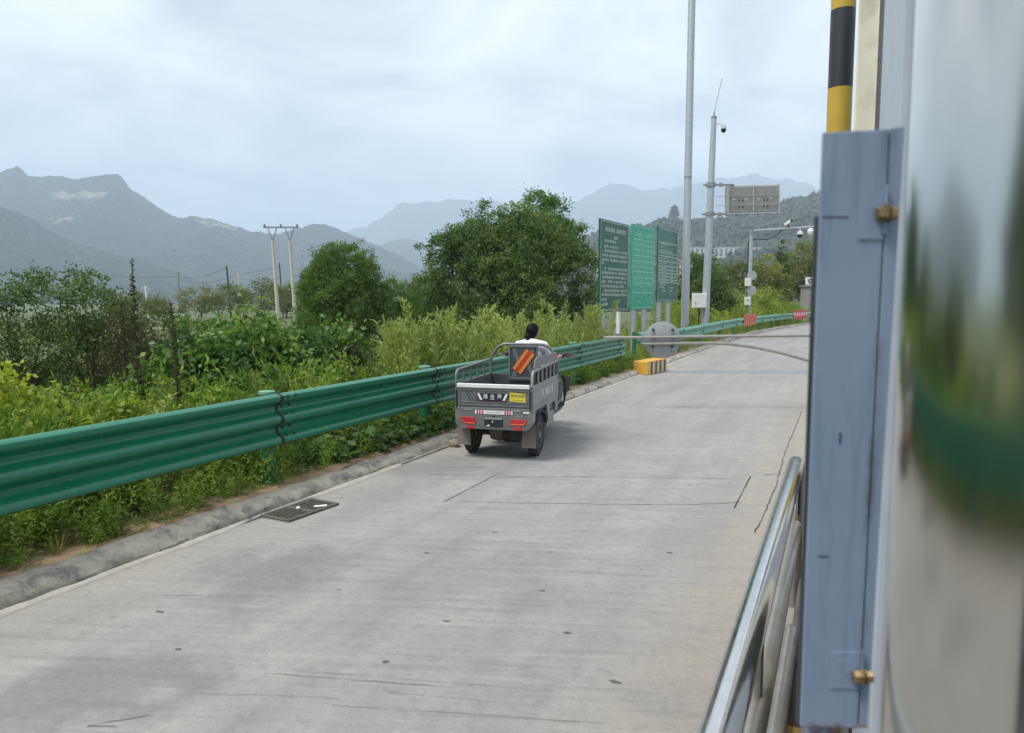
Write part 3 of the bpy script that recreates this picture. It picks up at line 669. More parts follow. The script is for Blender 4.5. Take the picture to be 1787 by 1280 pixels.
strip0 = shade(beam_mesh('joint_strip', -.021, .021, lambda z: thrie(z) + .001, .506, .004, MT['joint_shade'], rail)); strip0.location = (0, -12, ZB)  # black strip over each joint; the gap's shadow is put into its colour
b = MB(); b.lathe([(.075, 0), (.075, .96), (.070, .965)], 20)
post0 = b.build('post', MT['green_post'], rail, smooth=True); post0.location = (-.11, -12, 0)
cap0 = MB().lathe([(.080, .955), (.080, .982), (.073, .987)], 20).build('post_cap', MT['post_cap'], rail, smooth=True); cap0.location = (-.11, -12, 0)
blk0 = MB().box((0, 0, 0), (.06, .12, .36)).build('spacer_block', MT['green_post'], rail); blk0.location = (-.03, -12, ZB + .25)
bolt0 = MB().lathe([(.004, 0), (.019, 0), (.019, .012), (.012, .018)], 8, Matrix.Rotation(rad(90), 4, 'Y')).build('bolt', MT['bolt_dark'], rail); 
bolt_at = [(dy_, z_) for dy_ in (.075, .185) for z_ in (.085, .165, .30, .375, .475)]
first = True
for t in range(-4, 5):
    y = 3 * t
    if t > -4:
        if t < 4: dup(beam0, rail, (0, y, ZB))
        dup(strip0, rail, (0, y, ZB)); dup(post0, rail, (-.11, y, 0)); dup(cap0, rail, (-.11, y, 0)); dup(blk0, rail, (-.03, y, ZB + .25))
    for dy_, z_ in bolt_at:
        if first: bolt0.location = (thrie(z_) - .002, y + dy_, ZB + z_); first = False
        else: dup(bolt0, rail, (thrie(z_) - .002, y + dy_, ZB + z_))
eb = shade(beam_mesh('end_beam', .022, .52, thrie, .506, .004, MT['green_rail'], rail)); eb.location = (0, 12, ZB)
# rounded, flattened end shoe
b = MB(); n = 10
V = []; F = []
for j in range(7):
    a = j / 6
    for k in range(23):
        z = .506 * k / 22; zz_ = .253 + (z - .253) * (1 - .12 * a); V.append((thrie(z) * (1 - .85 * a), .53 + .16 * a, zz_)); 
for j in range(6):
    for k in range(22): F.append((j * 23 + k, j * 23 + k + 1, (j + 1) * 23 + k + 1, (j + 1) * 23 + k))
es = np_obj('end_shoe', V, F, MT['green_rail'], rail, smooth=True); es.location = (0, 12, ZB)
md = es.modifiers.new('t', 'SOLIDIFY'); md.thickness = .004

# second, paler rail further on
rail2 = thing('guardrail', 'pale green two wave guardrail on the far bend of the road', 'guardrail', (-5.3, 21, 0))
RP = [(-5.45, 21.0)] + [p for p in offset(EDGE, -.42) if 22.5 < p[1] < 92][::1]
RPl = [(p[0] + 5.3, p[1] - 21) for p in RP]
def cut(path, step):
    out = [path[0]]; acc = 0
    for a, b_ in zip(path[:-1], path[1:]):
        acc += math.hypot(b_[0] - a[0], b_[1] - a[1])
        if acc >= step: out.append(b_); acc = 0
    return out
NODES = cut(RPl, 3.9)
p2 = MB().lathe([(.06, -.2), (.06, .93), (.055, .935)], 12).build('post', MT['green_post'], rail2, smooth=True)
j2 = MB().box((.052, 0, 0), (.07, .16, .07)).build('joint_clamp', MT['trike_dark'], rail2)
for i, (a, c) in enumerate(zip(NODES[:-1], NODES[1:])):
    l = math.hypot(c[0] - a[0], c[1] - a[1]); rz = math.atan2(c[1] - a[1], c[0] - a[0]) - math.pi / 2
    o = shade(beam_mesh('beam', .01, l - .01, wbeam, .40, .004, MT['pale_green'], rail2, 24)); o.location = (a[0], a[1], .52); o.rotation_euler = (0, 0, rz)
    px_, py_ = a[0] - math.cos(rz) * .09, a[1] - math.sin(rz) * .09
    if i == 0: p2.location = (px_, py_, 0); j2.location = (a[0], a[1], .845); j2.rotation_euler = (0, 0, rz)
    else: dup(p2, rail2, (px_, py_, 0)); dup(j2, rail2, (a[0], a[1], .845), (0, 0, rz))
    dup(j2, rail2, (a[0], a[1], .635), (0, 0, rz))
def rail_board(name, label, y, w, h, mat, smat, z=.78, txt=False):
    i = min(range(len(RP)), key=lambda k: abs(RP[k][1] - y)); a, c = RP[i - 1], RP[i + 1]
    rz = math.atan2(c[1] - a[1], c[0] - a[0]) - math.pi / 2
    o = thing(name, label, 'reflector board', (RP[i][0] + math.cos(rz) * .10, RP[i][1] + math.sin(rz) * .10, z), rz)
    MB().box((0, 0, 0), (.02, w, h)).build('plate', mat, o, bevel=.004)
    n = 6
    for k in range(n):
        y_ = -w / 2 + w * (k + .5) / n
        if txt: MB().box((.012, y_, .04), (.004, w / n * .45, h * .4)).build('letter_block', smat, o)
        else: MB().box((.012, y_, 0), (.004, w / n * .35, h * .8)).build('stripe', smat, o)
    return o
rail_board('reflector_board', 'faded orange striped board fixed on the pale far guardrail', 42.5, 3.8, .62, MT['orange_board'], MT['orange_dim'])
rail_board('reflector_board', 'red board with white lettering on the far guardrail beside the blue sheet', 58.0, 4.5, .62, MT['red_board'], MT['white'], txt=True)

# ---- yellow and black concrete block by the rail end
blk = thing('concrete_block', 'yellow concrete block with black slanted stripes at the rail end', 'concrete block', (-4.54, 17.95, 0), rad(-9))
b = MB(); b.prism([(-.24, 0, 0), (.20, 0, 0), (.17, 0, .335), (-.22, 0, .335)], (0, 1.25, 0)); b.build('block', MT['yellow'], blk, bevel=.02)
MB().prism([(.203, .012, .012), (.203, 1.238, .012), (.176, 1.238, .322), (.176, .012, .322)], (.0035, 0, .0004)).build('painted_side', MT['pale_yellow'], blk)
for k in range(4):
    y = .12 + k * .29
    MB().prism([(.2065, y, .012), (.2065, y + .11, .012), (.180, y + .19, .322), (.180, y + .08, .322)], (.003, 0, .0003)).build('stripe', MT['black_paint'], blk)

# ---- swing barrier with round sign seen from behind
br = thing('swing_barrier', 'stainless swing barrier of two bars reaching across the lane', 'barrier', (-.3, 13.4, 0))
def loc_(p, o): return (p[0] - o[0], p[1] - o[1], p[2] - o[2])
O = (-.3, 13.4, 0)
MB().tube([loc_((-3.64, 11.85, 1.24), O), loc_((-.3, 13.36, 1.285), O)], .026, 14).build('top_bar', MT['steel_dull'], br, smooth=True)
path = [(-3.04, 12.12, 1.135), (-2.5, 12.37, 1.145), (-1.95, 12.61, 1.15)]
for k in range(1, 9):
    a = k / 8; path.append((-1.95 + 1.65 * a, 12.61 + .75 * a, 1.15 - .36 * a ** 1.7))
MB().tube([loc_(p, O) for p in path], .027, 12).build('curved_bar', MT['steel_dull'], br, smooth=True)
MB().lathe([(.07, 0), (.07, 1.4), (.05, 1.43)], 18).build('pivot_post', MT['steel'], br, smooth=True)
MB().lathe([(.085, 1.22), (.085, 1.34)], 18).build('pivot_collar', MT['steel_dull'], br, smooth=True)
dn = Vector((-.415, .91, 0)).normalized()
sg = thing('round_sign', 'round grey sign seen from behind hung on the swing barrier', 'sign', (-2.73 + dn.x * .05, 12.26 + dn.y * .05, 1.20), math.atan2(dn.y, dn.x) - math.pi / 2)
Mx = Matrix.Rotation(rad(-90), 4, 'X')
MB().lathe([(.305, 0), (.312, .004), (.312, .018), (.305, .022)], 40, Mx).build('disc', MT['alu'], sg, smooth=True)
MB().lathe([(.30, .0235), (.30, .026)], 40, Mx).build('face', MT['white'], sg)
for x in (-.165, .165):
    b = MB(); b.box((x, -.006, 0), (.024, .010, .42)); b.build('bracket', MT['galv_dark'], sg)
    for z in (-.11, .05, .17): MB().box((x, -.016, z), (.036, .02, .03)).build('clamp', MT['black'], sg)

# ------------------------------------------------------------------ things by the booth
# toll island under the booth
isl = struct(MB().prism([(-.175, -3, -.02), (3.2, -3, -.02), (3.2, 8.4, -.02), (1.5, 9.2, -.02), (.3, 8.9, -.02), (-.175, 8.0, -.02)], (0, 0, .22)).build('toll_island', MT['island'], None, bevel=.02))
for k in range(14):
    y = -2.9 + k * .45
    MB().box((-.045, y + .225, .203), (.20, .447, .006)).build('painted_band', MT['yellow'] if k % 2 == 0 else MT['black_paint'], isl)

booth = thing('toll_booth', 'polished stainless toll booth with rounded corner reflecting the road at right', 'toll booth', (.613, 1.464, .2))
R0 = .52
def arc_shell(z0, z1, r0, r1, a0, a1, n=40):
    V = []; F = []
    for k in range(n + 1):
        a = a0 + (a1 - a0) * k / n
        for (r, z) in ((r0, z0), (r0, z1), (r1, z1), (r1, z0)): V.append((r * math.cos(a), r * math.sin(a), z))
    for k in range(n):
        for q in range(4): F.append((4 * k + q, 4 * k + (q + 1) % 4, 4 * k + 4 + (q + 1) % 4, 4 * k + 4 + q))
    F.append((0, 3, 2, 1)); F.append((4 * n, 4 * n + 1, 4 * n + 2, 4 * n + 3))
    return V, F
def panel_material():
    m, nt, p, _ = newmat('polished_panel'); P = wpos(nt)
    v = nd(nt, 'ShaderNodeVectorMath', {0: P, 1: (3, 3, .7)}, operation='MULTIPLY').outputs[0]
    p.inputs['Base Color'].default_value = (.60, .585, .55, 1); p.inputs['Metallic'].default_value = 1.
    nt.links.new(framp(nt, noise(nt, v, 1.5, 4), .3, .7, .13, .19), p.inputs['Roughness'])
    bump(nt, p, noise(nt, P, 1.6, 1), .03, .02)
    return m
MT['panel'] = panel_material()
V, F = arc_shell(0, 3.4, R0, R0 - .02, math.pi, 1.5 * math.pi, 56)
np_obj('corner_panel', V, F, MT['panel'], booth, smooth=False); shade(booth.children[0], 25)
MB().box((-R0 + .012, 1.45, 1.7), (.02, 2.9, 3.4)).build('side_wall', MT['grey_frame'], booth)
MB().box((.85, -R0 + .012, 1.7), (1.7, .02, 3.4)).build('front_wall', MT['panel'], booth)
MB().box((.60, 2.9, 1.7), (2.2, .02, 3.4)).build('rear_wall', MT['grey_frame'], booth)
MB().box((1.70, 1.19, 1.7), (.02, 3.4, 3.4)).build('far_wall', MT['grey_frame'], booth)
V, F = arc_shell(3.4, 3.52, R0 + .015, .02, math.pi, 1.5 * math.pi, 30)
b = MB(); b.add(V, F); b.box((.6, 1.475, 3.461), (2.23, 2.90, .118)); b.build('roof', MT['panel'], booth)
MB().box((-R0 - .004, .50, 1.7), (.018, .92, 3.38)).build('window_frame', MT['grey_frame'], booth, bevel=.004)
MB().box((-R0 - .0, 1.32, 1.7), (.012, .66, 3.38)).build('window_seal', MT['gap'], booth)
MB().box((-R0 - .035, 1.72, 1.7), (.085, .06, 3.38)).build('door_jamb', MT['cream'], booth, bevel=.006)

# striped column
col = thing('striped_column', 'round column with yellow and black bands behind the booth edge', 'column', (-.055, 4.69, .2))
zb = [0.2 - .2]; z = 3.087 - .2 - 7 * .43
edges = [0]
while z < 5.2:
    if z > .05: edges.append(z)
    z += .43
edges.append(5.2)
for i, (a, c) in enumerate(zip(edges[:-1], edges[1:])):
    par = round((a - (3.087 - .2)) / .43) % 2
    MB().lathe([(.066, a + .0005), (.066, c - .0005)], 28).build('band', MT['pole_black'] if (a > 0 and par == 0) else MT['pole_yellow'], col, smooth=True)

# blue grey sheet steel screen bolted to the booth corner
ang = math.atan2(.06, .13)
bs = thing('steel_screen', 'tall blue grey sheet steel screen with rusty bolts in the right foreground', 'steel screen', (-.041 * .72, 1.408 * .72, 1.885 - .80 * .72), ang); bs.scale = (.72, .72, .72)
MB().prism([(0, 0, 0), (.1085, 0, -.004), (.1145, 0, 1.096), (.0, 0, 1.09)], (0, .006, 0)).build('main_sheet', MT['bluesteel'], bs, bevel=.002)
MB().prism([(.1115, .001, -.004), (.1275, .001, -.004), (.1435, .001, 1.102), (.1175, .001, 1.097)], (0, .006, 0)).build('edge_sheet', MT['bluesteel'], bs, bevel=.002)
MB().prism([(.1063, .0065, 0), (.1140, .0065, 0), (.1198, .0065, 1.09), (.1122, .0065, 1.09)], (0, .01, 0)).build('seam', MT['grime'], bs)
MB().box((.004, .0165, .475), (.010, .020, .95)).build('back_sheet', MT['pole_black'], bs, bevel=.004)
MB().prism([(.068, -.0025, .905), (.1130, -.0025, .905), (.1142, -.0025, 1.09), (.069, -.0025, 1.09)], (0, .0028, 0)).build('cover_plate', MT['bluesteel'], bs, bevel=.001)
MB().prism([(.052, -.0022, .075), (.1086, -.0022, .075), (.1092, -.0022, .148), (.053, -.0022, .148)], (0, .0025, 0)).build('cover_plate', MT['bluesteel'], bs, bevel=.001)
MB().prism([(.1100, -.010, .915), (.1130, -.010, .915), (.1150, -.010, 1.00), (.1120, -.010, 1.00)], (0, .014, 0)).build('flange', MT['bluesteel'], bs, bevel=.0008)
MB().prism([(.1075, -.010, .068), (.1100, -.010, .068), (.1105, -.010, .150), (.1080, -.010, .150)], (0, .014, 0)).build('flange', MT['bluesteel'], bs, bevel=.0008)
My = Matrix.Rotation(rad(90), 4, 'Y')
for (u, z) in ((.1135, .950), (.1085, .103)):
    MB().lathe([(.0105, -.018), (.0125, -.016), (.0125, -.005), (.016, -.0045), (.016, -.0025)], 6, Matrix.Translation((u, -.010, z)) @ My).build('bolt', MT['brass'], bs)
    MB().lathe([(.015, .0025), (.015, .005), (.0115, .0055), (.0115, .016)], 6, Matrix.Translation((u, -.010, z)) @ My).build('nut', MT['brass'], bs)
MB().box((.055, .052, -.05), (.05, .035, 2.06)).build('mount_post', MT['bluesteel'], bs, bevel=.004)
for (u, z, w, h) in ((.028, .945, .045, .002), (.052, .55, .004, .020), (.030, .33, .02, .002), (.1105, 1.04, .006, .03)):
    MB().box((u, -.0006, z), (w, .001, h)).build('scratch', MT['grime'], bs)

# stainless hand rail in front of the booth
hr = thing('handrail', 'stainless steel handrail of three tubes beside the toll island', 'handrail', (-.219, 1.0, 0))
def utube(z, y1, r, mat, name, x=0.):
    pth = [(x, -1.2, z)] + [(x, y1 - .13 + .13 * math.sin(a), z - .13 + .13 * math.cos(a)) for a in np.linspace(0, math.pi / 2, 8)]
    pth.append((x, y1, 0))
    return MB().tube(pth, r, 18).build(name, mat, hr, smooth=True)
utube(.885, 3.82, .048, MT['steel'], 'top_tube')
utube(.53, 3.68, .042, MT['steel_dull'], 'middle_tube', .012)
utube(.24, 2.85, .038, MT['steel_dull'], 'lower_tube', .05)
for y in (-.9, 1.45): MB().tube([(.0, y, 0), (.0, y, .87)], .028, 14).build('post', MT['steel_dull'], hr, smooth=True)
for y in (-.9, 1.45, 3.82): MB().lathe([(.06, 0), (.06, .012), (.04, .016)], 18, Matrix.Translation((0, y, 0))).build('foot_plate', MT['steel'], hr, smooth=True)

# ------------------------------------------------------------------ notice boards
def board(label, a, c, z0, z1, mat, tmat, lines, rects, name='notice_board'):
    L = math.hypot(c[0] - a[0], c[1] - a[1]); rz = math.atan2(c[1] - a[1], c[0] - a[0]); Hh = z1 - z0
    o = thing(name, label, 'notice board', (a[0], a[1], 0), rz)      # local x along the board, -y towards the road
    MB().box((L / 2, .04, z0 + Hh / 2), (L, .06, Hh)).build('panel', mat, o, bevel=.012)
    b = MB(); e = .05; t = .018
    for (x0, y0, x1, y1) in ((e, e, L - e, e + t), (e, Hh - e - t, L - e, Hh - e), (e, e + t, e + t, Hh - e - t), (L - e - t, e + t, L - e, Hh - e - t)):
        b.box(((x0 + x1) / 2, .006, z0 + (y0 + y1) / 2), (x1 - x0, .008, y1 - y0))
    b.build('border', tmat, o)
    b = MB()
    for (f, x0, x1, hh) in lines:
        x = x0 * L; zc = z0 + f * Hh; gw = hh * .82
        while x < x1 * L - gw * .5:
            if random.random() > .07:
                q = random.random()
                b.box((x + gw * .38, .006, zc + hh * .30), (gw * .7, .006, hh * .16)); b.box((x + gw * .38, .006, zc - hh * .25), (gw * random.uniform(.5, .75), .006, hh * .16))
                b.box((x + gw * (.2 + .4 * q), .0055, zc), (gw * .18, .006, hh * .8)); b.box((x + gw * .38, .0062, zc), (gw * .6, .006, hh * .13))
            x += gw
    tag(b.build('lettering', tmat, o), kind='stuff')
    if rects:
        b = MB(); d = .012
        for (x0, f0, x1, f1) in rects:
            w_ = max((x1 - x0) * L, .022); h_ = max((f1 - f0) * Hh, .026)
            b.box(((x0 + x1) / 2 * L, .0068 if w_ > h_ else .0072, z0 + (f0 + f1) / 2 * Hh), (w_, .007, h_))
        tag(b.build('table_lines', tmat, o), kind='stuff')
    for u in (.26, .74):
        MB().lathe([(.095, -.6), (.095, z1 - .4)], 16, Matrix.Translation((u * L, .17, 0))).build('post', MT['galv'], o, smooth=True)
    for u in (.26, .74):
        MB().box((u * L, .085, z0 + .5), (.2, .03, .06)).box((u * L, .085, z1 - .7), (.2, .03, .06)).build('clamp', MT['galv_dark'], o)
    return o
def f1(y): return (1200 - y) / 1120
l1 = [(f1(195), .17, .85, .17), (f1(283), .46, .60, .13)] + [(f1(y), a, c, .105) for (y, a, c) in ((335, .14, .55), (402, .12, .66), (455, .14, .93), (510, .07, .93), (565, .07, .93), (606, .07, .14), (670, .14, .93), (722, .07, .93), (776, .07, .93), (830, .07, .93), (885, .07, .82), (940, .14, .93), (990, .07, .93), (1050, .07, .22), (1105, .12, .33))]
board('dark green notice board with white text lines, nearest of the three', (-7.25, 23.05), (-6.99, 25.62), 1.47, 4.52, MT['board_dark'], MT['board_text'], l1, [])
rows = [.83, .77, .71, .64, .575, .51, .45, .38, .32]
rc = []
for k, f in enumerate(rows): rc += [(.06, f, .46, f), (.52, f, .95, f)]
for x in (.06, .20, .46, .52, .68, .95): rc.append((x, .32, x, .83))
rc += [(.06, .20, .95, .20), (.46, .20, .46, .32), (.52, .20, .52, .32)]
l2 = [(.885, .12, .46, .16), (.885, .56, .90, .16)]
for k in range(8):
    fm = (rows[k] + rows[k + 1]) / 2; l2 += [(fm, .10, .17, .07), (fm, .25, .42, .085), (fm, .57, .63, .07), (fm, .76, .88, .07)]
l2 += [(.29, .12, .44, .09), (.29, .58, .92, .09), (.23, .1, .22, .08), (.23, .57, .72, .08), (.16, .12, .34, .09), (.17, .6, .7, .08), (.10, .22, .40, .09), (.11, .62, .76, .08), (.08, .82, .93, .07)]
board('bright teal green notice board with a white table, middle of three', (-6.93, 25.85), (-6.68, 28.25), 1.52, 4.60, MT['board_teal'], MT['teal_text'], l2, rc)
rows3 = [.66, .62, .55, .485, .435, .39, .345, .30, .265]
rc3 = [(.05, f, .97, f) for f in rows3] + [(x, .265, x, .62) for x in (.05, .45, .6, .75, .88, .97)] + [(.05, .80, .97, .80)]
l3 = [(.78, .1, .6, .07), (.74, .1, .25, .07), (.69, .08, .72, .08), (.235, .1, .4, .08), (.195, .1, .35, .08), (.195, .6, .8, .08), (.15, .2, .42, .08), (.15, .6, .76, .08), (.11, .85, .93, .07)]
for k in range(1, 8): l3 += [((rows3[k] + rows3[k + 1]) / 2, .08, .4, .07), ((rows3[k] + rows3[k + 1]) / 2, .65, .72, .06)]
board('mid green notice board with ruled table, farthest of the three', (-6.72, 29.0), (-6.48, 31.62), 1.79, 4.78, MT['board_mid'], MT['board_text'], l3, rc3)
mp = thing('marker_post', 'slim white post with brown cap before the dark notice board', 'post', (-5.55, 19.35, 0))
MB().lathe([(.055, -.2), (.055, 1.56)], 14).build('shaft', MT['white'], mp, smooth=True)
MB().lathe([(.062, 1.56), (.062, 1.66), (.05, 1.67)], 14).build('cap', MT['axle'], mp, smooth=True)
MB().lathe([(.07, .92), (.07, .95)], 14).build('ring', MT['axle'], mp, smooth=True)

# ------------------------------------------------------------------ masts and poles on the right
mast = thing('tall_mast', 'very tall plain grey steel mast rising out of the picture', 'mast', (-6.25, 32.29, -.3))
MB().lathe([(.175, 0), (.165, 5), (.152, 14), (.13, 22)], 20).build('shaft', MT['galv'], mast, smooth=True)
MB().lathe([(.26, .3), (.26, .34), (.18, .36)], 20).build('base_flange', MT['galv_dark'], mast, smooth=True)
MB().lathe([(.168, 7.4), (.168, 7.46)], 20).build('joint_ring', MT['galv_dark'], mast, smooth=True)

vm = thing('sign_gantry', 'leaning grey gantry pole carrying a message sign seen from behind', 'gantry', (-5.8, 34.69, 0))
def vp(h): return (.18 * h / 10.14, .08 * h / 10.14, h)
MB().tube([vp(-.3), vp(3), vp(6), vp(8.5), vp(10.1)], [.185, .175, .16, .14, .115], 20).build('pole', MT['galv'], vm, smooth=True)
MB().lathe([(.13, 10.1), (.13, 10.16), (.05, 10.22), (.03, 10.36)], 16, Matrix.Translation(vp(0)) @ Matrix.Translation((.18, .08, 0))).build('pole_cap', MT['galv_dark'], vm, smooth=True)
MB().tube([(.18, .08, 10.3), (.48, .2, 11.85)], .014, 6).build('antenna', MT['galv_dark'], vm)
rzv = rad(24.3)
cx_, cy_ = (-5.05 - 2.73) / 2 + 5.8, (35.03 + 36.07) / 2 - 34.69
cab = MB().box((0, .18, 0), (2.42, .34, 1.20)).build('cabinet', MT['cab_frame'], vm, bevel=.02); cab.location = (cx_, cy_, 6.52); cab.rotation_euler = (0, rad(-1.5), rzv)
for k in range(4):
    MB().box((-.855 + k * .57, 0, 0), (.535, .02, 1.05)).build('door', MT['grey_cab'], cab, bevel=.006).location = (0, -.001, 0)
for k in range(4):
    hx = -.855 + k * .57 + (.2 if k % 2 == 0 else -.2)
    for z in (-.1, -.38): MB().box((hx, -.02, z), (.05, .02, .07)).build('latch', MT['black'], cab)
    MB().box((-.855 + k * .57 - .05, -.013, -.02), (.14, .004, .04)).build('label_plate', MT['white'], cab)
for x in (-1.18, -.002, 1.18): MB().box((x, -.03, 0), (.05, .045, 1.24)).build('upright', MT['cab_frame'], cab)
for z in (.12, -.30): MB().tube([(-1.75, -.06, z), (1.2, -.06, z)], .014, 6).build('guard_wire', MT['galv'], cab)
MB().box((0, .05, -.68), (2.56, .26, .07)).build('walkway', MT['galv'], cab)
for k in range(6): MB().box((-1.18 + k * .47, -.02, -.735), (.09, .34, .04)).build('walkway_bracket', MT['grey_cab'], cab)
for (h, nm) in ((7.12, 'arm'), (5.80, 'arm')):
    q = vp(h); MB().tube([(q[0] - .35 * math.cos(rzv), q[1] - .35 * math.sin(rzv), h), (q[0] + 1.05 * math.cos(rzv), q[1] + 1.05 * math.sin(rzv), h + .01)], .045, 10).build(nm, MT['galv_dark'], vm, smooth=True)
    MB().lathe([(.21, h - .09), (.21, h + .09)], 18, Matrix.Translation((q[0], q[1], 0))).build('clamp', MT['galv_dark'], vm, smooth=True)
    MB().box((q[0] + .45 * math.cos(rzv), q[1] + .45 * math.sin(rzv), h), (.14, .14, .16)).build('arm_joint', MT['grey_cab'], vm)
MB().tube([(.75 + .15, .33, 5.8), (.75 + .15, .33, 7.1)], .02, 6).build('brace', MT['galv'], vm)
q = vp(9.75)
MB().tube([(q[0], q[1], 9.78), (q[0] + .18, q[1] + .08, 9.85), (q[0] + .36, q[1] + .16, 9.85), (q[0] + .42, q[1] + .19, 9.76)], .025, 8).build('camera_arm', MT['white'], vm, smooth=True)
dm = MB().lathe([(.04, .12), (.12, .10), (.125, 0), (.12, -.04)], 18).build('camera_body', MT['white'], vm, smooth=True); dm.location = (q[0] + .42, q[1] + .19, 9.66)
MB().lathe([(.12, -.04), (.11, -.12), (.07, -.19), (.02, -.21)], 18).build('camera_dome', MT['black'], dm, smooth=True)
bx_ = MB().box((0, 0, 0), (.62, .30, .68)).build('control_box', MT['white'], vm, bevel=.02); bx_.location = (-.23, -.25, 1.83); bx_.rotation_euler = (0, 0, rzv)
MB().box((0, -.153, 0), (.56, .01, .62)).build('box_door', MT['white'], bx_, bevel=.004)
MB().box((-.2, -.162, -.12), (.03, .01, .08)).build('box_lock', MT['black'], bx_)
MB().tube([(0, 0, -.34), (.02, .02, -.55), (-.02, .06, -1.4)], .03, 8).build('cable', MT['black'], bx_)

cp = thing('camera_pole', 'slim grey pole with a long arm of surveillance cameras', 'camera pole', (-5.2, 47.0, -.2))
MB().lathe([(.13, 0), (.12, 3), (.10, 6.2)], 16).build('pole', MT['galv'], cp, smooth=True)
MB().lathe([(.13, 6.0), (.13, 6.36)], 16).build('elbow', MT['galv_dark'], cp, smooth=True)
MB().tube([(0, 0, 6.25), (3.75, 1.65, 6.52)], .06, 10).build('arm', MT['galv'], cp, smooth=True)
MB().tube([(-.14, 0, .5), (-.15, 0, 5.6), (.1, 0, 5.75), (.9, .4, 5.72), (1.45, .64, 6.0), (1.7, .75, 6.3)], .03, 6).build('cable', MT['black'], cp, smooth=True)
c1 = MB().box((0, 0, 0), (.24, .5, .2)).build('bullet_camera', MT['white'], cp, bevel=.03); c1.location = (2.05, .9, 6.72); c1.rotation_euler = (rad(-18), 0, rad(40))
MB().lathe([(.09, 0), (.09, .06)], 14, Matrix.Translation((0, -.30, 0)) @ Matrix.Rotation(rad(90), 4, 'X')).build('lens', MT['black'], c1)
MB().tube([(2.05, .9, 6.4), (2.05, .9, 6.66)], .04, 8).build('bracket', MT['black'], cp)
for (x, y) in ((2.72, 1.2),):
    MB().tube([(x, y, 6.45), (x, y, 6.2)], .03, 8).build('dome_stem', MT['white'], cp)
    d = MB().lathe([(.05, .16), (.17, .12), (.18, -.05)], 18).build('dome_housing', MT['white'], cp, smooth=True); d.location = (x, y, 6.08)
    MB().lathe([(.16, -.05), (.14, -.16), (.05, -.24), (.02, -.25)], 18).build('dome_glass', MT['black'], d, smooth=True)
d = MB().lathe([(.03, -.22), (.13, -.18), (.2, -.02), (.19, .1), (.1, .2), (.02, .22)], 18).build('white_dome', MT['white'], cp, smooth=True); d.location = (3.3, 1.46, 6.2)
MB().tube([(3.3, 1.46, 6.5), (3.3, 1.46, 6.4)], .03, 8).build('dome_stem', MT['white'], cp)
for (z, nm) in ((3.55, 'round_plate'), (2.65, 'round_plate')):
    MB().lathe([(.29, 0), (.29, .02)], 26, Matrix.Translation((.13, -.13, z)) @ Matrix.Rotation(rad(90), 4, 'X')).build(nm, MT['alu'], cp, smooth=True)
for (z, x) in ((3.15, -.10), (1.98, -.10)):
    o = MB().box((0, 0, 0), (.34, .2, .50)).build('equipment_box', MT['white'], cp, bevel=.02); o.location = (x, -.14, z); o.rotation_euler = (0, 0, rzv)
    if z < 2: MB().box((0, -.105, .06), (.12, .01, .12)).build('box_mark', MT['grey_cab'], o)

ks = thing('roadside_kiosk', 'small grey kiosk with dark window at the far bend', 'kiosk', (-2.3, 75.8, -.3), rzv)
MB().box((0, 0, 1.7), (2.2, 2.0, 3.4)).build('wall', MT['grey_cab'], ks, bevel=.02)
MB().box((0, 0, 3.46), (2.5, 2.3, .12)).build('roof', MT['alu'], ks, bevel=.02)
w_ = MB().box((-.45, -1.005, 2.1), (.75, .04, 1.25)).build('window', MT['glassdark'], ks); MB().box((-.45, -1.03, 1.43), (.9, .1, .08)).build('sill', MT['white'], w_)
MB().box((.6, -1.005, 1.2), (.7, .04, 2.1)).build('door', MT['galv_dark'], ks)
ac = thing('air_conditioner', 'white air conditioner outdoor unit on the kiosk roof', 'air conditioner', (-2.75, 75.45, 3.24), rzv)
MB().box((0, 0, .40), (.95, .4, .72)).build('case', MT['white'], ac, bevel=.02)
for x in (-.36, .36): MB().box((x, 0, .02), (.08, .4, .06)).build('foot', MT['galv_dark'], ac)
Mf = Matrix.Translation((-.1, -.203, .40)) @ Matrix.Rotation(rad(90), 4, 'X')
MB().lathe([(.28, 0), (.28, .012)], 26, Mf).build('fan_opening', MT['dark_panel'], ac)
for k in range(3):
    a = k * 2.09; MB().box((-.1 + .13 * math.cos(a), -.222, .40 + .13 * math.sin(a)), (.2, .008, .07), (0, -a, 0)).build('fan_blade', MT['galv_dark'], ac)
MB().lathe([(.06, 0), (.06, .035)], 14, Mf).build('fan_hub', MT['white'], ac)

# ------------------------------------------------------------------ cargo tricycle
TL, TR = (-3.725, 8.01, 0), rad(9)
tk = thing('cargo_tricycle', 'grey electric cargo tricycle driving away along the kerb', 'tricycle', TL, TR)
G, GS, GD = MT['trike'], MT['trike_side'], MT['trike_dark']
def text(body, size, mat, parent, loc, rot, depth=.002, name='lettering', sx=1.):
    c = bpy.data.curves.new(name, 'FONT'); c.body = body; c.size = size; c.extrude = depth; c.align_x = 'CENTER'; c.align_y = 'CENTER'; c.resolution_u = 2; c.offset = size * .012
    o = bpy.data.objects.new(name, c); COL.objects.link(o); bpy.context.view_layer.update()
    me = bpy.data.meshes.new_from_object(o); COL.objects.unlink(o); bpy.data.objects.remove(o)
    m = bpy.data.objects.new(name, me); COL.objects.link(m); me.materials.clear(); me.materials.append(mat)
    m.parent = parent; m.location = loc; m.rotation_euler = rot; m.scale = (sx, 1, 1); return m
def rrect(x0, x1, z0, z1, r, y, n=5, top=True):
    pts = []
    for (cx, cz, a0) in ((x0 + r, z0 + r, math.pi), (x1 - r, z0 + r, 1.5 * math.pi)):
        pts += [(cx + r * math.cos(a0 + k * math.pi / 2 / n), y, cz + r * math.sin(a0 + k * math.pi / 2 / n)) for k in range(n + 1)]
    pts += [(x1, y, z1), (x0, y, z1)]
    return pts
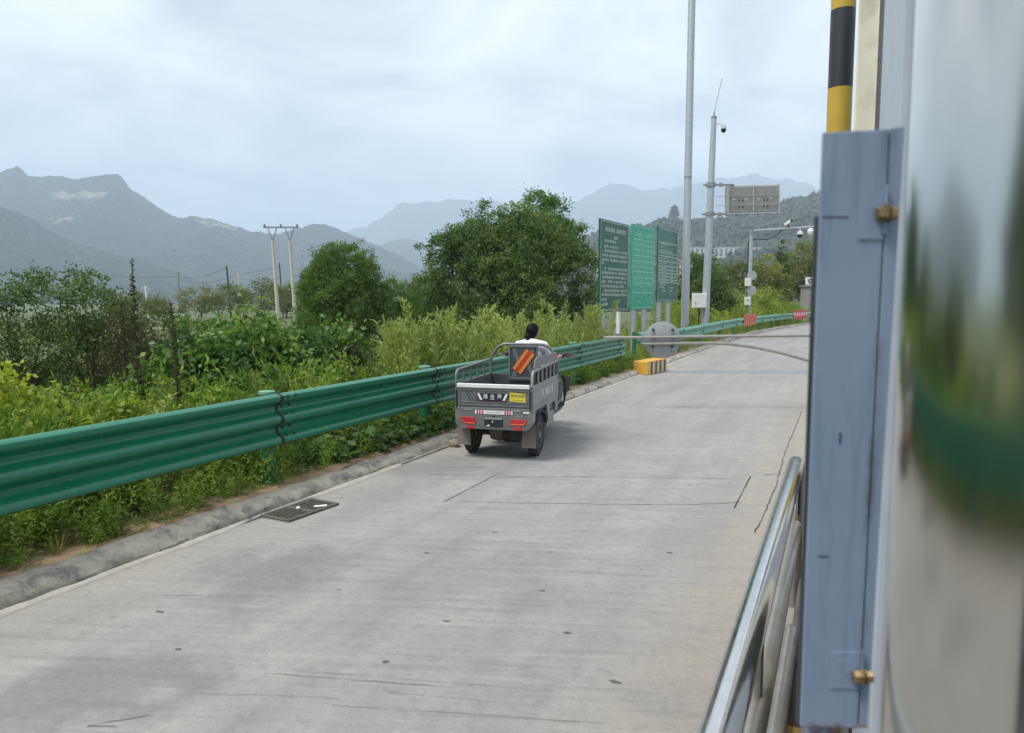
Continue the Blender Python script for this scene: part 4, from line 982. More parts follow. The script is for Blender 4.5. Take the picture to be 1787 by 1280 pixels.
# chassis and bed
b = MB(); b.box((0, .28, .60), (.90, 1.42, .03)); b.build('bed_floor', GD, tk)
b = MB(); b.box((-.25, .35, .50), (.06, 1.5, .09)); b.box((.25, .35, .50), (.06, 1.5, .09)); b.box((0, -.3, .47), (.6, .06, .08)); b.box((0, .9, .47), (.6, .06, .08)); b.build('chassis', MT['underside'], tk)
# rear wheels
def wheel(x, y, r, name='wheel'):
    w = bpy.data.objects.new(name, None); COL.objects.link(w); w.parent = tk; w.location = (x, y, r)
    Mw = Matrix.Rotation(rad(90), 4, 'Y'); pr = []
    for a in np.linspace(-1.25, 1.25, 11): pr.append((r - .052 + .052 * math.cos(a) ** .7, .058 * math.sin(a) / math.sin(1.25)))
    pr = [(r - .115, -.045)] + pr + [(r - .115, .045)]
    MB().lathe(pr, 36, Mw).build('tyre', MT['tyre'], w, smooth=True)
    MB().lathe([(.02, -.02), (r - .13, -.012), (r - .113, -.047), (r - .105, -.047), (r - .105, .047), (r - .113, .047), (r - .13, .012), (.055, .03), (.05, .055), (.015, .058)], 30, Mw).build('rim', MT['rim'], w, smooth=True)
    for k in range(20):
        a = k / 20 * 2 * math.pi
        MB().box((0, (r - .004) * math.cos(a), (r - .004) * math.sin(a)), (.085, .018, .012), (a, 0, 0)).build('tread_lug', MT['tyre'], w)
    return w
wheel(-.40, 0, .255); wheel(.40, 0, .255)
b = MB(); b.tube([(-.38, 0, .255), (.38, 0, .255)], .035, 12); b.build('axle_tube', MT['underside'], tk, smooth=True)
b = MB(); b.lathe([(.05, -.12), (.10, -.09), (.115, 0), (.10, .07), (.06, .10)], 20, Matrix.Translation((-.06, 0, .27)) @ Matrix.Rotation(rad(90), 4, 'Y')); b.build('gear_housing', MT['axle'], tk, smooth=True)
b = MB(); b.lathe([(.09, -.02), (.11, 0), (.11, .17), (.08, .19)], 20, Matrix.Translation((.03, -.02, .26)) @ Matrix.Rotation(rad(90), 4, 'Y')); b.build('motor', MT['underside'], tk, smooth=True)
MB().box((.24, .02, .30), (.2, .5, .18)).build('underbody', MT['underside'], tk); MB().box((-.28, .1, .40), (.14, .5, .05)).build('spring_plate', MT['underside'], tk)
for s in (-1, 1):
    for k, z in enumerate((.40, .415, .43)): MB().box((s * .30, 0, z), (.05, .62 - k * .16, .010)).build('leaf_spring', MT['underside'], tk)
    V, F = arc_shell(-.075, .075, .30, .292, rad(20), rad(165), 16)
    MB().add(V, F, Matrix.Translation((s * .405, 0, .255)) @ Matrix.Rotation(rad(90), 4, 'Z') @ Matrix.Rotation(rad(90), 4, 'X')).build('fender', GD, tk, smooth=True)
    MB().prism([(s * .40 - .075, -.335, .42), (s * .40 + .075, -.335, .42), (s * .40 + .09, -.36, .155), (s * .40 - .08, -.36, .155)], (0, .008, 0)).build('mudflap', MT['flap'], tk)
# rear
b = MB(); b.prism(rrect(-.465, .465, .372, .63, .085, -.475), (0, .05, 0)); rb = b.build('rear_bumper', G, tk, bevel=.008)
b = MB(); b.prism(rrect(-.425, .425, .405, .545, .05, -.4775), (0, .004, 0)); b.build('bumper_inset', G, rb, bevel=.002)
for s in (-1, 1):
    x0, x1 = (-.405, -.195) if s < 0 else (.200, .425)
    sl = .03
    q = [(x0, -.484, .515), (x1 - .02, -.484, .515), (x1, -.484, .435), (x0 + .045, -.484, .43)] if s < 0 else [(x0 + .025, -.484, .51), (x1, -.484, .505), (x1 - .04, -.484, .435), (x0, -.484, .432)]
    tl_ = MB().prism(q, (0, .02, 0)).build('tail_light', MT['redlens'], tk, bevel=.006)
    e0 = (x0 + .028, .50) if s < 0 else (x1 - .026, .492); e1 = (x0 + .055, .444) if s < 0 else (x1 - .05, .447); e2 = (x1 - .02, .444) if s < 0 else (x0 + .02, .446)
    b = MB()
    for (p_, q_) in ((e0, e1), (e1, e2)): b.tube([(p_[0], -.485, p_[1]), (q_[0], -.485, q_[1])], .0042, 6)
    b.build('light_bar', MT['orangelens'], tl_)
    xa = -.275 if s < 0 else .298
    MB().box((xa, -.480, .397), (.085, .012, .034)).build('reflector', MT['red'], tk, bevel=.003)
b = MB(); b.box((.012, -.480, .455), (.225, .010, .085)); ph = b.build('plate_holder', MT['black'], tk, bevel=.004)
b = MB(); b.box((.012, -.4862, .507), (.205, .006, .018)); b.build('plate_rim', MT['alu'], ph)
b = MB(); b.prism([(-.09, -.486, .415), (-.04, -.486, .415), (-.035, -.486, .44), (-.055, -.486, .43)], (0, .003, 0)); b.box((.0, -.4862, .47), (.01, .004, .024)); b.build('torn_label', MT['white'], ph)
b = MB(); b.box((.012, -.4785, .578), (.455, .005, .042)); rs = b.build('reflective_strip', MT['white'], tk)
for x in (-.185, -.155, -.122, .152, .182, .212): MB().box((x, -.4815, .578), (.018, .003, .040)).build('red_mark', MT['red'], rs)
b = MB()
for k in range(13): b.box((-.072 + k * .0145, -.4813, .577 + (.004 if k > 5 else 0)), (.008, .0015, random.uniform(.010, .018)))
tag(b.build('print', MT['grey_cab'], rs), kind='stuff')
for x in (-.30, .285): MB().box((x, -.479, .604), (.10, .006, .012)).build('latch_slot', MT['alu'], tk)
MB().box((.402, -.478, .588), (.075, .006, .022)).build('side_badge', MT['white_strip'], tk, bevel=.004)
MB().lathe([(.011, 0), (.011, .012)], 10, Matrix.Translation((.012, -.476, .532)) @ Matrix.Rotation(rad(90), 4, 'X')).build('lock_knob', MT['black'], tk)
# tailgate
tg = MB().box((0, -.452, .757), (.872, .032, .245)).build('tailgate', G, tk, bevel=.006)
MB().box((0, -.458, .883), (.878, .052, .046)).build('top_trim', MT['white_strip'], tg, bevel=.006)
b = MB(); b.box((0, -.4715, .657), (.80, .008, .012)); b.box((0, -.4715, .690), (.80, .008, .010)); b.box((0, -.4715, .835), (.80, .008, .014)); b.box((-.405, -.4715, .745), (.012, .008, .19)); b.box((.405, -.4715, .745), (.012, .008, .19)); b.build('pressed_rib', G, tg, bevel=.003)
for k in range(3):
    x = -.345 + k * .038
    MB().prism([(x, -.4705, .822), (x + .016, -.4705, .822), (x + .085, -.4705, .700), (x + .069, -.4705, .700)], (0, .004, 0)).build('slant_stripe', MT['trike_dark'], tg)
MB().prism([(-.215, -.4725, .800), (.20, -.4725, .800), (.165, -.4725, .700), (-.175, -.4725, .700)], (0, .005, 0)).build('emblem_backing', MT['maroon'], tg)
MB().prism([(-.20, -.4755, .800), (.195, -.4755, .800), (.155, -.4755, .716), (-.16, -.4755, .716)], (0, .005, 0)).build('emblem_plate', MT['navy'], tg)
for (x, d) in ((-.19, 1), (.155, -1)):
    MB().prism([(x, -.478, .797), (x + .03, -.478, .797), (x + .03 + d * .037, -.478, .720), (x + d * .037, -.478, .720)], (0, .004, 0)).build('emblem_end', MT['white'], tg)
RT = (rad(90), 0, 0)
text('淮', .062, MT['whitetext'], tg, (-.088, -.4765, .760), RT); text('海', .062, MT['whitetext'], tg, (.082, -.4765, .760), RT)
b = MB(); b.tube([(-.003 + .021 * math.cos(a), -.478, .764 + .021 * math.sin(a)) for a in np.linspace(0, 2 * math.pi, 20, endpoint=False)], .003, 5, closed=True)
b.box((-.003, -.478, .764), (.036, .003, .005)); b.box((-.003, -.4783, .764), (.006, .003, .034)); b.box((-.003, -.478, .732), (.055, .003, .006)); b.build('round_badge', MT['whitetext'], tg)
sk = MB().prism([(.205, -.4775, .818), (.388, -.4775, .806), (.396, -.4775, .706), (.205, -.4775, .712)], (0, .003, 0)).build('yellow_sticker', MT['yellow_sticker'], tg)
text('保持车距', .043, MT['brown_ink'], sk, (.298, -.4780, .778), RT, .0012)
b = MB(); 
for k in range(5): b.box((.235 + k * .03, -.4785, .732), (.02, .002, .008))
tag(b.build('small_print', MT['brown_ink'], sk), kind='stuff')
for s in (-1, 1):
    MB().box((s * .452, -.448, .70), (.030, .036, .30)).build('corner_post', G, tk, bevel=.008)
    MB().box((s * .4455, -.472, .72), (.012, .012, .22)).build('hinge_rod', MT['black'], tk)
# sides
for s in (-1, 1):
    sp = MB().box((s * .462, .275, .745), (.026, 1.42, .30)).build('side_panel', GS if s > 0 else G, tk, bevel=.006)
    b = MB()
    for z in (.64, .665, .845): b.box((s * .4775, .275, z), (.008, 1.36, .012))
    b.build('side_rib', GS if s > 0 else G, sp, bevel=.003)
    pth = [(s * .462, -.435, .88), (s * .462, -.435, .99), (s * .462, -.415, 1.035), (s * .462, -.37, 1.055), (s * .462, .5, 1.07), (s * .462, .93, 1.08)]
    MB().tube(pth, .017, 10).build('side_rail', GS if s > 0 else G, tk, smooth=True)
    for k in range(5 if s > 0 else 4):
        y = -.16 + k * (.225 if s > 0 else .27)
        MB().box((s * .462, y, .975), (.020, .035, .18)).build('rail_upright', GS if s > 0 else G, tk, bevel=.004)
MB().box((.446, .28, .975), (.008, 1.32, .155)).build('dark_backing', MT['black'], tk)  # added black board; puts the dark interior behind the slats into colour
MB().prism([(.468, -.36, 1.085), (.468, .90, 1.095), (.468, .92, 1.19), (.468, -.20, 1.215), (.468, -.31, 1.185)], (-.012, 0, 0)).build('side_board', MT['trike_plate'], tk, bevel=.002)
lt_ = text('A  BUI  E', .125, MT['whitetext'], tk, (.4765, .30, .755), (rad(90), 0, rad(90)), .003, 'side_lettering', 1.35); lt_['kind'] = 'stuff'
# skirt pieces under the right and left side
for s in (-1, 1):
    MB().prism([(s * .468, -.44, .60), (s * .468, -.30, .60), (s * .468, -.30, .47), (s * .468, -.42, .43), (s * .468, -.44, .50)], (-s * .02, 0, 0)).build('rear_skirt', GS, tk, bevel=.004)
    MB().prism([(s * .468, .30, .60), (s * .468, .98, .60), (s * .468, .98, .44), (s * .468, .90, .40), (s * .468, .85, .43), (s * .468, .83, .56), (s * .468, .52, .56), (s * .468, .47, .36), (s * .468, .42, .36)], (-s * .02, 0, 0)).build('side_skirt', GS, tk, bevel=.004)
    MB().prism([(s * .455, -.30, .60), (s * .455, .30, .60), (s * .455, .30, .56), (s * .455, .20, .555), (s * .455, -.20, .555), (s * .455, -.28, .50)], (-s * .02, 0, 0)).build('arch_plate', GD, tk)
    MB().box((s * .40, .62, .36), (.10, .42, .17)).build('battery_box', GS, tk, bevel=.015)
    lp = [(s * .44, 1.02, .86), (s * .50, 1.12, .87), (s * .52, 1.22, .80), (s * .52, 1.25, .60), (s * .50, 1.18, .45), (s * .45, 1.05, .42)]
    MB().tube(lp, .017, 8).build('side_guard', MT['black'], tk, smooth=True)
    lp = [(s * .44, 1.00, .80), (s * .49, 1.07, .80), (s * .50, 1.12, .72), (s * .49, 1.12, .55), (s * .45, 1.02, .48)]
    MB().tube(lp, .012, 8).build('inner_guard', MT['galv_dark'], tk, smooth=True)
    MB().prism([(s * .49, 1.24, .84), (s * .56, 1.42, .82), (s * .55, 1.36, .66), (s * .50, 1.25, .56)], (-s * .012, .0, 0)).build('leg_flap', MT['black'], tk)
# front hoop and backrest
hp = [(-.462, .97, .90), (-.462, .97, 1.06), (-.445, .97, 1.12), (-.375, .97, 1.225), (-.33, .97, 1.262), (-.27, .97, 1.283), (-.20, .97, 1.288), (.20, .97, 1.288), (.27, .97, 1.283), (.33, .97, 1.262), (.375, .97, 1.225), (.445, .97, 1.12), (.462, .97, 1.06), (.462, .97, .90)]
MB().tube(hp, .019, 12).build('hoop', G, tk, smooth=True)
MB().box((0, .985, .74), (.90, .03, .29)).build('front_wall', GD, tk, bevel=.006)
bk = MB().box((0, .965, 1.03), (.40, .035, .50)).build('backrest', GD, tk, bevel=.01)
b = MB(); b.box((0, .945, 1.255), (.40, .012, .022)); b.box((-.19, .945, 1.03), (.022, .012, .44)); b.box((.19, .945, 1.03), (.022, .012, .44)); b.box((0, .945, .825), (.40, .012, .03)); b.build('backrest_frame', G, bk, bevel=.003)
for s in (-1, 1):
    MB().prism([(s * .165, .9465, 1.225), (s * .115, .9465, 1.225), (s * .03, .9465, 1.04), (s * .115, .9465, .85), (s * .165, .9465, .85), (s * .085, .9465, 1.04)], (0, .006, 0)).build('pressed_cross', MT['trike'], bk)
    MB().lathe([(.013, 0), (.013, .01)], 10, Matrix.Translation((s * .165, .945, 1.225)) @ Matrix.Rotation(rad(90), 4, 'X')).build('screw', MT['black'], bk)
st_ = MB().box((0, 0, 0), (.335, .004, .145)).build('slogan_sticker', MT['stick_red'], bk); st_.location = (.005, .9435, 1.055); st_.rotation_euler = (0, rad(-54), 0)
b = MB()
for row, (z, n) in enumerate(((.048, 9), (-.050, 9))):
    for k in range(n):
        x = -.145 + k * .036
        b.box((x, -.003, z), (.028, .003, .011)); b.box((x, -.0033, z + .015), (.024, .003, .008)); b.box((x + random.uniform(-.008, .008), -.0036, z + .002), (.009, .003, .040)); b.box((x, -.003, z - .015), (.026, .003, .008))
tag(b.build('gold_print', MT['stick_gold'], st_), kind='stuff')
# cab: seat, footboard, front shield, steering
MB().box((0, 1.20, .56), (.62, .40, .36)).build('seat_base', GD, tk, bevel=.02)
MB().box((0, 1.20, .775), (.66, .42, .08)).build('seat_cushion', MT['black'], tk, bevel=.03)
MB().box((0, 1.65, .30), (.66, .62, .05)).build('footboard', GD, tk, bevel=.01)
V = []; F = []
for i in range(9):
    a = -1 + 2 * i / 8
    for j in range(6):
        h = j / 5; V.append((a * (.34 - .06 * h), 1.98 + .09 * (1 - a * a) - .06 * h, .30 + .62 * h))
for i in range(8):
    for j in range(5): F.append((i * 6 + j, i * 6 + j + 1, i * 6 + j + 7, i * 6 + j + 6))
fs = np_obj('front_shield', V, F, G, tk, smooth=True); md = fs.modifiers.new('t', 'SOLIDIFY'); md.thickness = .025
MB().lathe([(.09, 0), (.085, .06), (.06, .09)], 18, Matrix.Translation((0, 2.08, .88)) @ Matrix.Rotation(rad(-90), 4, 'X')).build('headlight', MT['alu'], tk, smooth=True)
wheel(0, 2.12, .245)
for s in (-1, 1): MB().tube([(s * .085, 2.12, .245), (s * .075, 2.03, .62)], .02, 10).build('fork_leg', MT['galv_dark'], tk, smooth=True)
MB().tube([(0, 2.03, .60), (0, 1.86, 1.02)], .028, 12).build('steering_column', MT['black'], tk, smooth=True)
MB().tube([(-.40, 1.66, 1.10), (-.30, 1.72, 1.10), (-.12, 1.84, 1.06), (0, 1.86, 1.04), (.12, 1.84, 1.06), (.30, 1.72, 1.10), (.40, 1.66, 1.10)], .014, 10).build('handlebar', MT['galv_dark'], tk, smooth=True)
for s in (-1, 1):
    MB().tube([(s * .31, 1.714, 1.10), (s * .44, 1.636, 1.10)], .020, 12).build('grip', MT['black'], tk, smooth=True)
    MB().prism([(s * .40, 1.72, 1.13), (s * .56, 1.74, 1.11), (s * .60, 1.72, 1.085), (s * .44, 1.70, 1.05)], (0, .03, 0)).build('brake_guard', MT['black'], tk, bevel=.008)
V, F = arc_shell(-.06, .06, .29, .283, rad(10), rad(150), 14)
MB().add(V, F, Matrix.Translation((0, 2.12, .245)) @ Matrix.Rotation(rad(90), 4, 'Z') @ Matrix.Rotation(rad(90), 4, 'X')).build('front_fender', GD, tk, smooth=True)

# ------------------------------------------------------------------ the rider
def skin_mesh(nodes, edges, roots=None):
    """tapered, round-ended limbs from joint to joint; fused into one surface afterwards"""
    bm = bmesh.new(); n = 14
    for a_, c_ in edges:
        p0, r0 = nodes[a_]; p1, r1 = nodes[c_]; p0, p1 = Vector(p0), Vector(p1)
        r0 = r0 if isinstance(r0, tuple) else (r0, r0); r1 = r1 if isinstance(r1, tuple) else (r1, r1)
        t = (p1 - p0); L = t.length; t.normalize(); ax = Vector((1, 0, 0)) if abs(t.x) < .8 else Vector((0, 1, 0))
        u = (ax - t * ax.dot(t)).normalized(); w = t.cross(u); rings = []
        for (c, r, sgn) in ((p0, r0, -1), (p1, r1, 1)):
            m = min(r)
            angs = np.linspace(1.45, 0, 5) if sgn < 0 else np.linspace(0, 1.45, 5)
            for q in angs: rings.append((c + t * sgn * m * math.sin(q), r[0] * math.cos(q), r[1] * math.cos(q)))
        vs = [[bm.verts.new(c + u * a * math.cos(2 * math.pi * k / n) + w * b_ * math.sin(2 * math.pi * k / n)) for k in range(n)] for (c, a, b_) in rings]
        for A_, B_ in zip(vs[:-1], vs[1:]):
            for k in range(n): bm.faces.new((A_[k], A_[(k + 1) % n], B_[(k + 1) % n], B_[k]))
        bm.faces.new(vs[0][::-1]); bm.faces.new(vs[-1])
    bmesh.ops.recalc_face_normals(bm, faces=bm.faces)
    me = bpy.data.meshes.new('sk'); bm.to_mesh(me); bm.free(); return me
def fuse(meshes, name, mat, voxel, parent=None, smooth_it=4):
    bm = bmesh.new()
    for m in meshes: bm.from_mesh(m)
    me = bpy.data.meshes.new(name); bm.to_mesh(me); bm.free()
    o = bpy.data.objects.new(name, me); COL.objects.link(o)
    r = o.modifiers.new('r', 'REMESH'); r.mode = 'VOXEL'; r.voxel_size = voxel; r.use_smooth_shade = True
    s = o.modifiers.new('s', 'SMOOTH'); s.iterations = smooth_it; s.factor = .5
    bpy.context.view_layer.update(); dg = bpy.context.evaluated_depsgraph_get()
    m2 = bpy.data.meshes.new_from_object(o.evaluated_get(dg)); bpy.data.objects.remove(o)
    m2.materials.clear(); m2.materials.append(mat); m2.polygons.foreach_set('use_smooth', [True] * len(m2.polygons))
    o = bpy.data.objects.new(name, m2); COL.objects.link(o)
    if parent: o.parent = parent
    return o
def ellipsoid(c, r, M=None, sub=3, fn=None):
    bm = bmesh.new(); bmesh.ops.create_icosphere(bm, subdivisions=sub, radius=1)
    for v in bm.verts:
        p = v.co.copy()
        if fn: p = fn(p)
        p = Vector((p.x * r[0], p.y * r[1], p.z * r[2]))
        if M is not None: p = M @ p
        v.co = p + Vector(c)
    me = bpy.data.meshes.new('e'); bm.to_mesh(me); bm.free(); return me
N = {'pel': ((0, 1.20, .885), (.155, .115)), 'waist': ((0, 1.215, 1.02), (.125, .095)), 'chest': ((.02, 1.235, 1.19), (.155, .11)), 'ub': ((.035, 1.245, 1.295), (.125, .085)), 'neck': ((.045, 1.262, 1.37), .055), 'head': ((.05, 1.285, 1.43), .058)}
E_ = [('pel', 'waist'), ('waist', 'chest'), ('chest', 'ub'), ('ub', 'neck'), ('neck', 'head')]
for s, t in ((-1, 'l'), (1, 'r')):
    N.update({t + 'sh': ((.035 + s * .175, 1.245, 1.285), .060), t + 'el': ((.03 + s * .29, 1.38, 1.09), .044), t + 'wr': ((s * .345, 1.625, 1.105), .028), t + 'pa': ((s * .365, 1.668, 1.128), (.038, .020)),
              t + 'hip': ((s * .09, 1.22, .875), .088), t + 'kn': ((s * .15, 1.60, .86), .060), t + 'an': ((s * .14, 1.66, .42), .040), t + 'toe': ((s * .15, 1.80, .362), (.042, .03))})
    E_ += [('ub', t + 'sh'), (t + 'sh', t + 'el'), (t + 'el', t + 'wr'), (t + 'wr', t + 'pa'), ('pel', t + 'hip'), (t + 'hip', t + 'kn'), (t + 'kn', t + 'an'), (t + 'an', t + 'toe')]
body_m = skin_mesh(N, E_, {'pel'})
fing = {}; fe = []; roots = set()
for s, t in ((-1, 'l'), (1, 'r')):
    for k, ln in enumerate((.92, 1.0, .96, .80)):
        dx_ = (k - 1.5) * .021; bx, by = s * (.372 - dx_ * .86), 1.672 + dx_ * .5
        nm = f'{t}{k}'; fy = .5 * ln; 
        P_ = [(bx, by - .012, 1.130), (bx + s * .010, by + .020, 1.136), (bx + s * .018 * ln, by + .040 * ln, 1.112), (bx + s * .010, by + .030 * ln, 1.088)]
        for q, p in enumerate(P_): fing[nm + str(q)] = (p, .0095 - .0008 * q)
        fe += [(nm + str(q), nm + str(q + 1)) for q in range(3)]; roots.add(nm + '0')
    P_ = [(s * .335, 1.665, 1.118), (s * .318, 1.690, 1.100), (s * .325, 1.702, 1.080)]
    for q, p in enumerate(P_): fing[t + 't' + str(q)] = (p, .011 - .001 * q)
    fe += [(t + 't0', t + 't1'), (t + 't1', t + 't2')]; roots.add(t + 't0')
fing_m = skin_mesh(fing, fe, roots)
HM = Matrix.Rotation(rad(-28), 3, 'Z') @ Matrix.Rotation(rad(4), 3, 'X')
def headf(p):
    q = p.copy()
    if p.z < -.1: q.x *= 1 + (p.z + .1) * .38; q.y *= 1 + (p.z + .1) * .10
    if p.y > .6: q.y -= (p.y - .6) * .25
    return q
HC = Vector((.052, 1.295, 1.476))
hm = [ellipsoid(HC, (.074, .093, .112), HM, 3, headf)]
hm.append(ellipsoid(HC + HM @ Vector((0, .092, -.012)), (.012, .016, .022), HM, 2)); hm.append(ellipsoid(HC + HM @ Vector((0, .082, -.055)), (.024, .010, .009), HM, 2))
for s in (-1, 1):
    hm.append(ellipsoid(HC + HM @ Vector((s * .074, -.005, -.012)), (.010, .019, .030), HM, 2)); hm.append(ellipsoid(HC + HM @ Vector((s * .03, .078, .008)), (.017, .012, .009), HM, 2))
person = fuse([body_m, fing_m] + hm, 'person', MT['skin'], .009, None, 3)
person.location = (TL[0], TL[1], -.04); person.rotation_euler = (0, 0, TR)
tag(person, 'rider in a white shirt with black hair in a bun on the tricycle', 'person')
SN = {k: (v[0], tuple(x + .016 for x in v[1]) if isinstance(v[1], tuple) else v[1] + .014) for k, v in N.items()}
sh_n = {k: SN[k] for k in ('pel', 'waist', 'chest', 'ub', 'lsh', 'rsh')}
for s, t in ((-1, 'l'), (1, 'r')): sh_n[t + 'sl'] = ((.03 + s * .262, 1.335, 1.145), .066)
sh_n['col'] = ((.04, 1.255, 1.345), .070)
sm = skin_mesh(sh_n, [('pel', 'waist'), ('waist', 'chest'), ('chest', 'ub'), ('ub', 'col'), ('ub', 'lsh'), ('ub', 'rsh'), ('lsh', 'lsl'), ('rsh', 'rsl')], {'pel'})
fuse([sm], 'shirt', MT['shirt'], .009, person, 3)
tr_n = {k: SN[k] for k in ('pel', 'lhip', 'rhip', 'lkn', 'rkn', 'lan', 'ran')}
tm = skin_mesh(tr_n, [('pel', 'lhip'), ('pel', 'rhip'), ('lhip', 'lkn'), ('rhip', 'rkn'), ('lkn', 'lan'), ('rkn', 'ran')], {'pel'})
fuse([tm], 'trousers', MT['trousers'], .010, person, 3)
for s in (-1, 1): fuse([ellipsoid((s * .15, 1.76, .358), (.052, .125, .040), None, 3)], 'shoe', MT['shoe'], .008, person, 2)
def hairf(p):
    q = p.copy()
    if p.y > .1: q.z = max(q.z, -.15 + (p.y - .1) * .95)
    if p.z < -.3: q.x *= .93
    return q
hr_m = [ellipsoid(HC + HM @ Vector((0, -.012, .016)), (.090, .104, .114), HM, 4, hairf), ellipsoid(HC + HM @ Vector((0, -.05, -.055)), (.068, .055, .055), HM, 3),
        ellipsoid(HC + HM @ Vector((-.005, -.120, -.050)), (.042, .036, .040), HM, 3), ellipsoid(HC + HM @ Vector((.01, -.128, -.078)), (.030, .028, .028), HM, 3), ellipsoid(HC + HM @ Vector((-.022, -.112, -.022)), (.026, .026, .024), HM, 3)]
fuse(hr_m, 'hair', MT['hair'], .007, person, 2)

# ------------------------------------------------------------------ far poles, wires and buildings
hpn = thing('power_pylon', 'double concrete power pylon with crossbar left of the round tree', 'power pylon', (-48.5, 54.9, -.6))
for (x0, y0, x1, y1) in ((-.70, -.33, -1.05, -.47), (.78, .36, .45, .20)):
    MB().tube([(x0, y0, -.5), (x1, y1, 8.1)], [.20, .135], 14).build('pole', MT['concrete_pole'], hpn, smooth=True)
    for d in (-.42, .42): MB().tube([(x1, y1, 8.0), (x1 + d * .911, y1 + d * .4115, 9.25)], .05, 8).build('brace', MT['galv_dark'], hpn)
MB().box((-.3, -.135, 9.30), (3.3, .14, .14), (0, 0, rad(24.3))).build('crossbar', MT['galv_dark'], hpn)
for d in (-1.55, 0, 1.55): MB().lathe([(.04, 9.36), (.12, 9.42), (.06, 9.47), (.12, 9.52), (.05, 9.60)], 10, Matrix.Translation((-.3 + d * .911, -.135 + d * .4115, 0))).build('insulator', MT['axle'], hpn)
def upole(label, p, ztop, r, mat, lean=(0, 0), arm=0, zb=-7):
    o = thing('utility_pole', label, 'utility pole', (p[0], p[1], 0))
    MB().tube([(0, 0, zb), (lean[0], lean[1], ztop)], [r, r * .7], 10).build('pole', mat, o, smooth=True)
    if arm:
        MB().box((lean[0], lean[1], ztop - .6), (arm, .12, .12), (0, 0, rad(24.3))).build('crossarm', mat, o)
        for d in (-.45, .45): MB().lathe([(.05, ztop - .55), (.09, ztop - .45), (.04, ztop - .35)], 8, Matrix.Translation((lean[0] + d * arm * .911, lean[1] + d * arm * .41, 0))).build('insulator', MT['galv_dark'], o)
    return o
upole('thin black leaning pole on the left beyond the broadleaf bushes', (-114.0, 113.0), 8.7, .24, MT['dark_pole'], (-.9, -.3))
upole('pale concrete pole with crossarm right of the thin black pole', (-112.2, 113.9), 7.5, .26, MT['concrete_pole'], (-.6, -.2), 1.6)
upole('thin black pole standing between the two pylon shafts', (-104.4, 117.4), 9.3, .18, MT['dark_pole'], (-.7, -.2))
upole('hazy grey pole with crossarms far off above the left bushes', (-206.7, 181.0), 11.3, .5, MT['galv_dark'], (0, 0), 4.2)
upole('short white pole far off behind the left shrubs', (-173.0, 141.3), 5.6, .38, MT['white'], (-.6, -.2), 2.6)
upole('short dark post left of the double pylon, far field', (-101.4, 107.8), 4.1, .2, MT['dark_pole'])
def wire(label, a, c, sag, r=.045):
    a, c = Vector(a), Vector(c); P_ = [a.lerp(c, k / 16) - Vector((0, 0, sag * 4 * (k / 16) * (1 - k / 16))) for k in range(17)]
    tag(MB().tube(P_, r, 5).build('power_line', MT['dark_pole']), label, 'power line')
wire('dark power line sagging towards the thin black pole', (-206.7, 181, 9.6), (-114.8, 112.8, 8.4), 1.2)
wire('dark power line from the hazy pole to the pale concrete pole', (-206.7, 181, 9.0), (-112.8, 113.7, 7.0), 1.6)
wire('dark power line from the pale concrete pole towards the double pylon', (-112.8, 113.7, 7.0), (-104.8, 117.2, 8.6), .1, .035)
wire('dark power line crossing behind the left shrubs', (-300, 190, 15), (-206.7, 181, 9.6), 1.5, .06)
hs = thing('farm_shed', 'tiny white flat shed far away behind the left bushes', 'shed', (-205, 181.7, -6), rad(24))
MB().box((0, 0, 1.6), (3.6, 4, 3.2)).build('wall', MT['stone_white'], hs); MB().box((0, 0, 3.35), (4.0, 4.4, .3)).build('roof', MT['galv'], hs); MB().box((-.6, -2.01, 1.7), (.9, .05, 1.0)).build('window', MT['glassdark'], hs)

pg = thing('hilltop_pagoda', 'dark tiered pagoda standing on the hilltop ridge', 'pagoda', (-272.5, 1292.5, 138))
MB().box((0, 0, 3), (24, 20, 8)).build('terrace', MT['stone_white'], pg)
z = 7.0
for k, (w, h) in enumerate(((13.5, 4.6), (12.0, 4.0), (10.4, 3.8), (8.4, 3.4))):
    MB().box((0, 0, z + h / 2), (w, w, h)).build('storey', MT['pagoda'], pg)
    MB().lathe([(w * .92, z + h - .5), (w * .88, z + h - .2), (w * .62, z + h + .9)], 8, Matrix.Rotation(rad(22.5), 4, 'Z')).build('eave', MT['dark_pole'], pg)
    z += h + .5
MB().lathe([(6.5, z), (3.2, z + 1.6), (.8, z + 3.4), (.3, z + 5.5)], 8).build('roof', MT['dark_pole'], pg)
def block(label, p, rz, w, d, z0, z1, mat, cols, rows, wm, name='apartment_block', cat='building', frac=.5):
    o = thing(name, label, cat, (p[0], p[1], z0), rz); h = z1 - z0
    MB().box((0, 0, h / 2), (w, d, h)).build('wall', mat, o); MB().box((0, 0, h + .25), (w + .8, d + .8, .5)).build('roof', MT['alu'], o)
    m0 = None
    for i in range(cols):
        for j in range(rows):
            x = -w / 2 + w * (i + .5) / cols; z_ = h * (j + .55) / rows
            if m0 is None: m0 = MB().box((0, 0, 0), (w / cols * frac, .3, h / rows * .62)).build('window', wm, o); m0.location = (x, -d / 2, z_)
            else: dup(m0, o, (x, -d / 2, z_))
    return o
block('long low white building with dark bays below the terraced hill', (-121, 949), rad(24.3), 132, 9, 52, 66.5, MT['stone_white'], 22, 1, MT['dark_panel'], 'long_building', 'building', .42)
block('pale apartment block left of the dark notice board', (-214, 671), rad(24.3), 14, 10, 8, 47, MT['stone_white'], 4, 8, MT['dark_panel'])
block('small white house glimpsed between teal and far notice boards', (-118, 545), rad(24.3), 9, 8, 4, 33, MT['stone_white'], 3, 6, MT['dark_panel'], 'house', 'house')
block('small pale house right of the far notice board', (-80, 402), rad(24.3), 9, 8, 2, 23, MT['stone_white'], 3, 5, MT['dark_panel'], 'house', 'house')

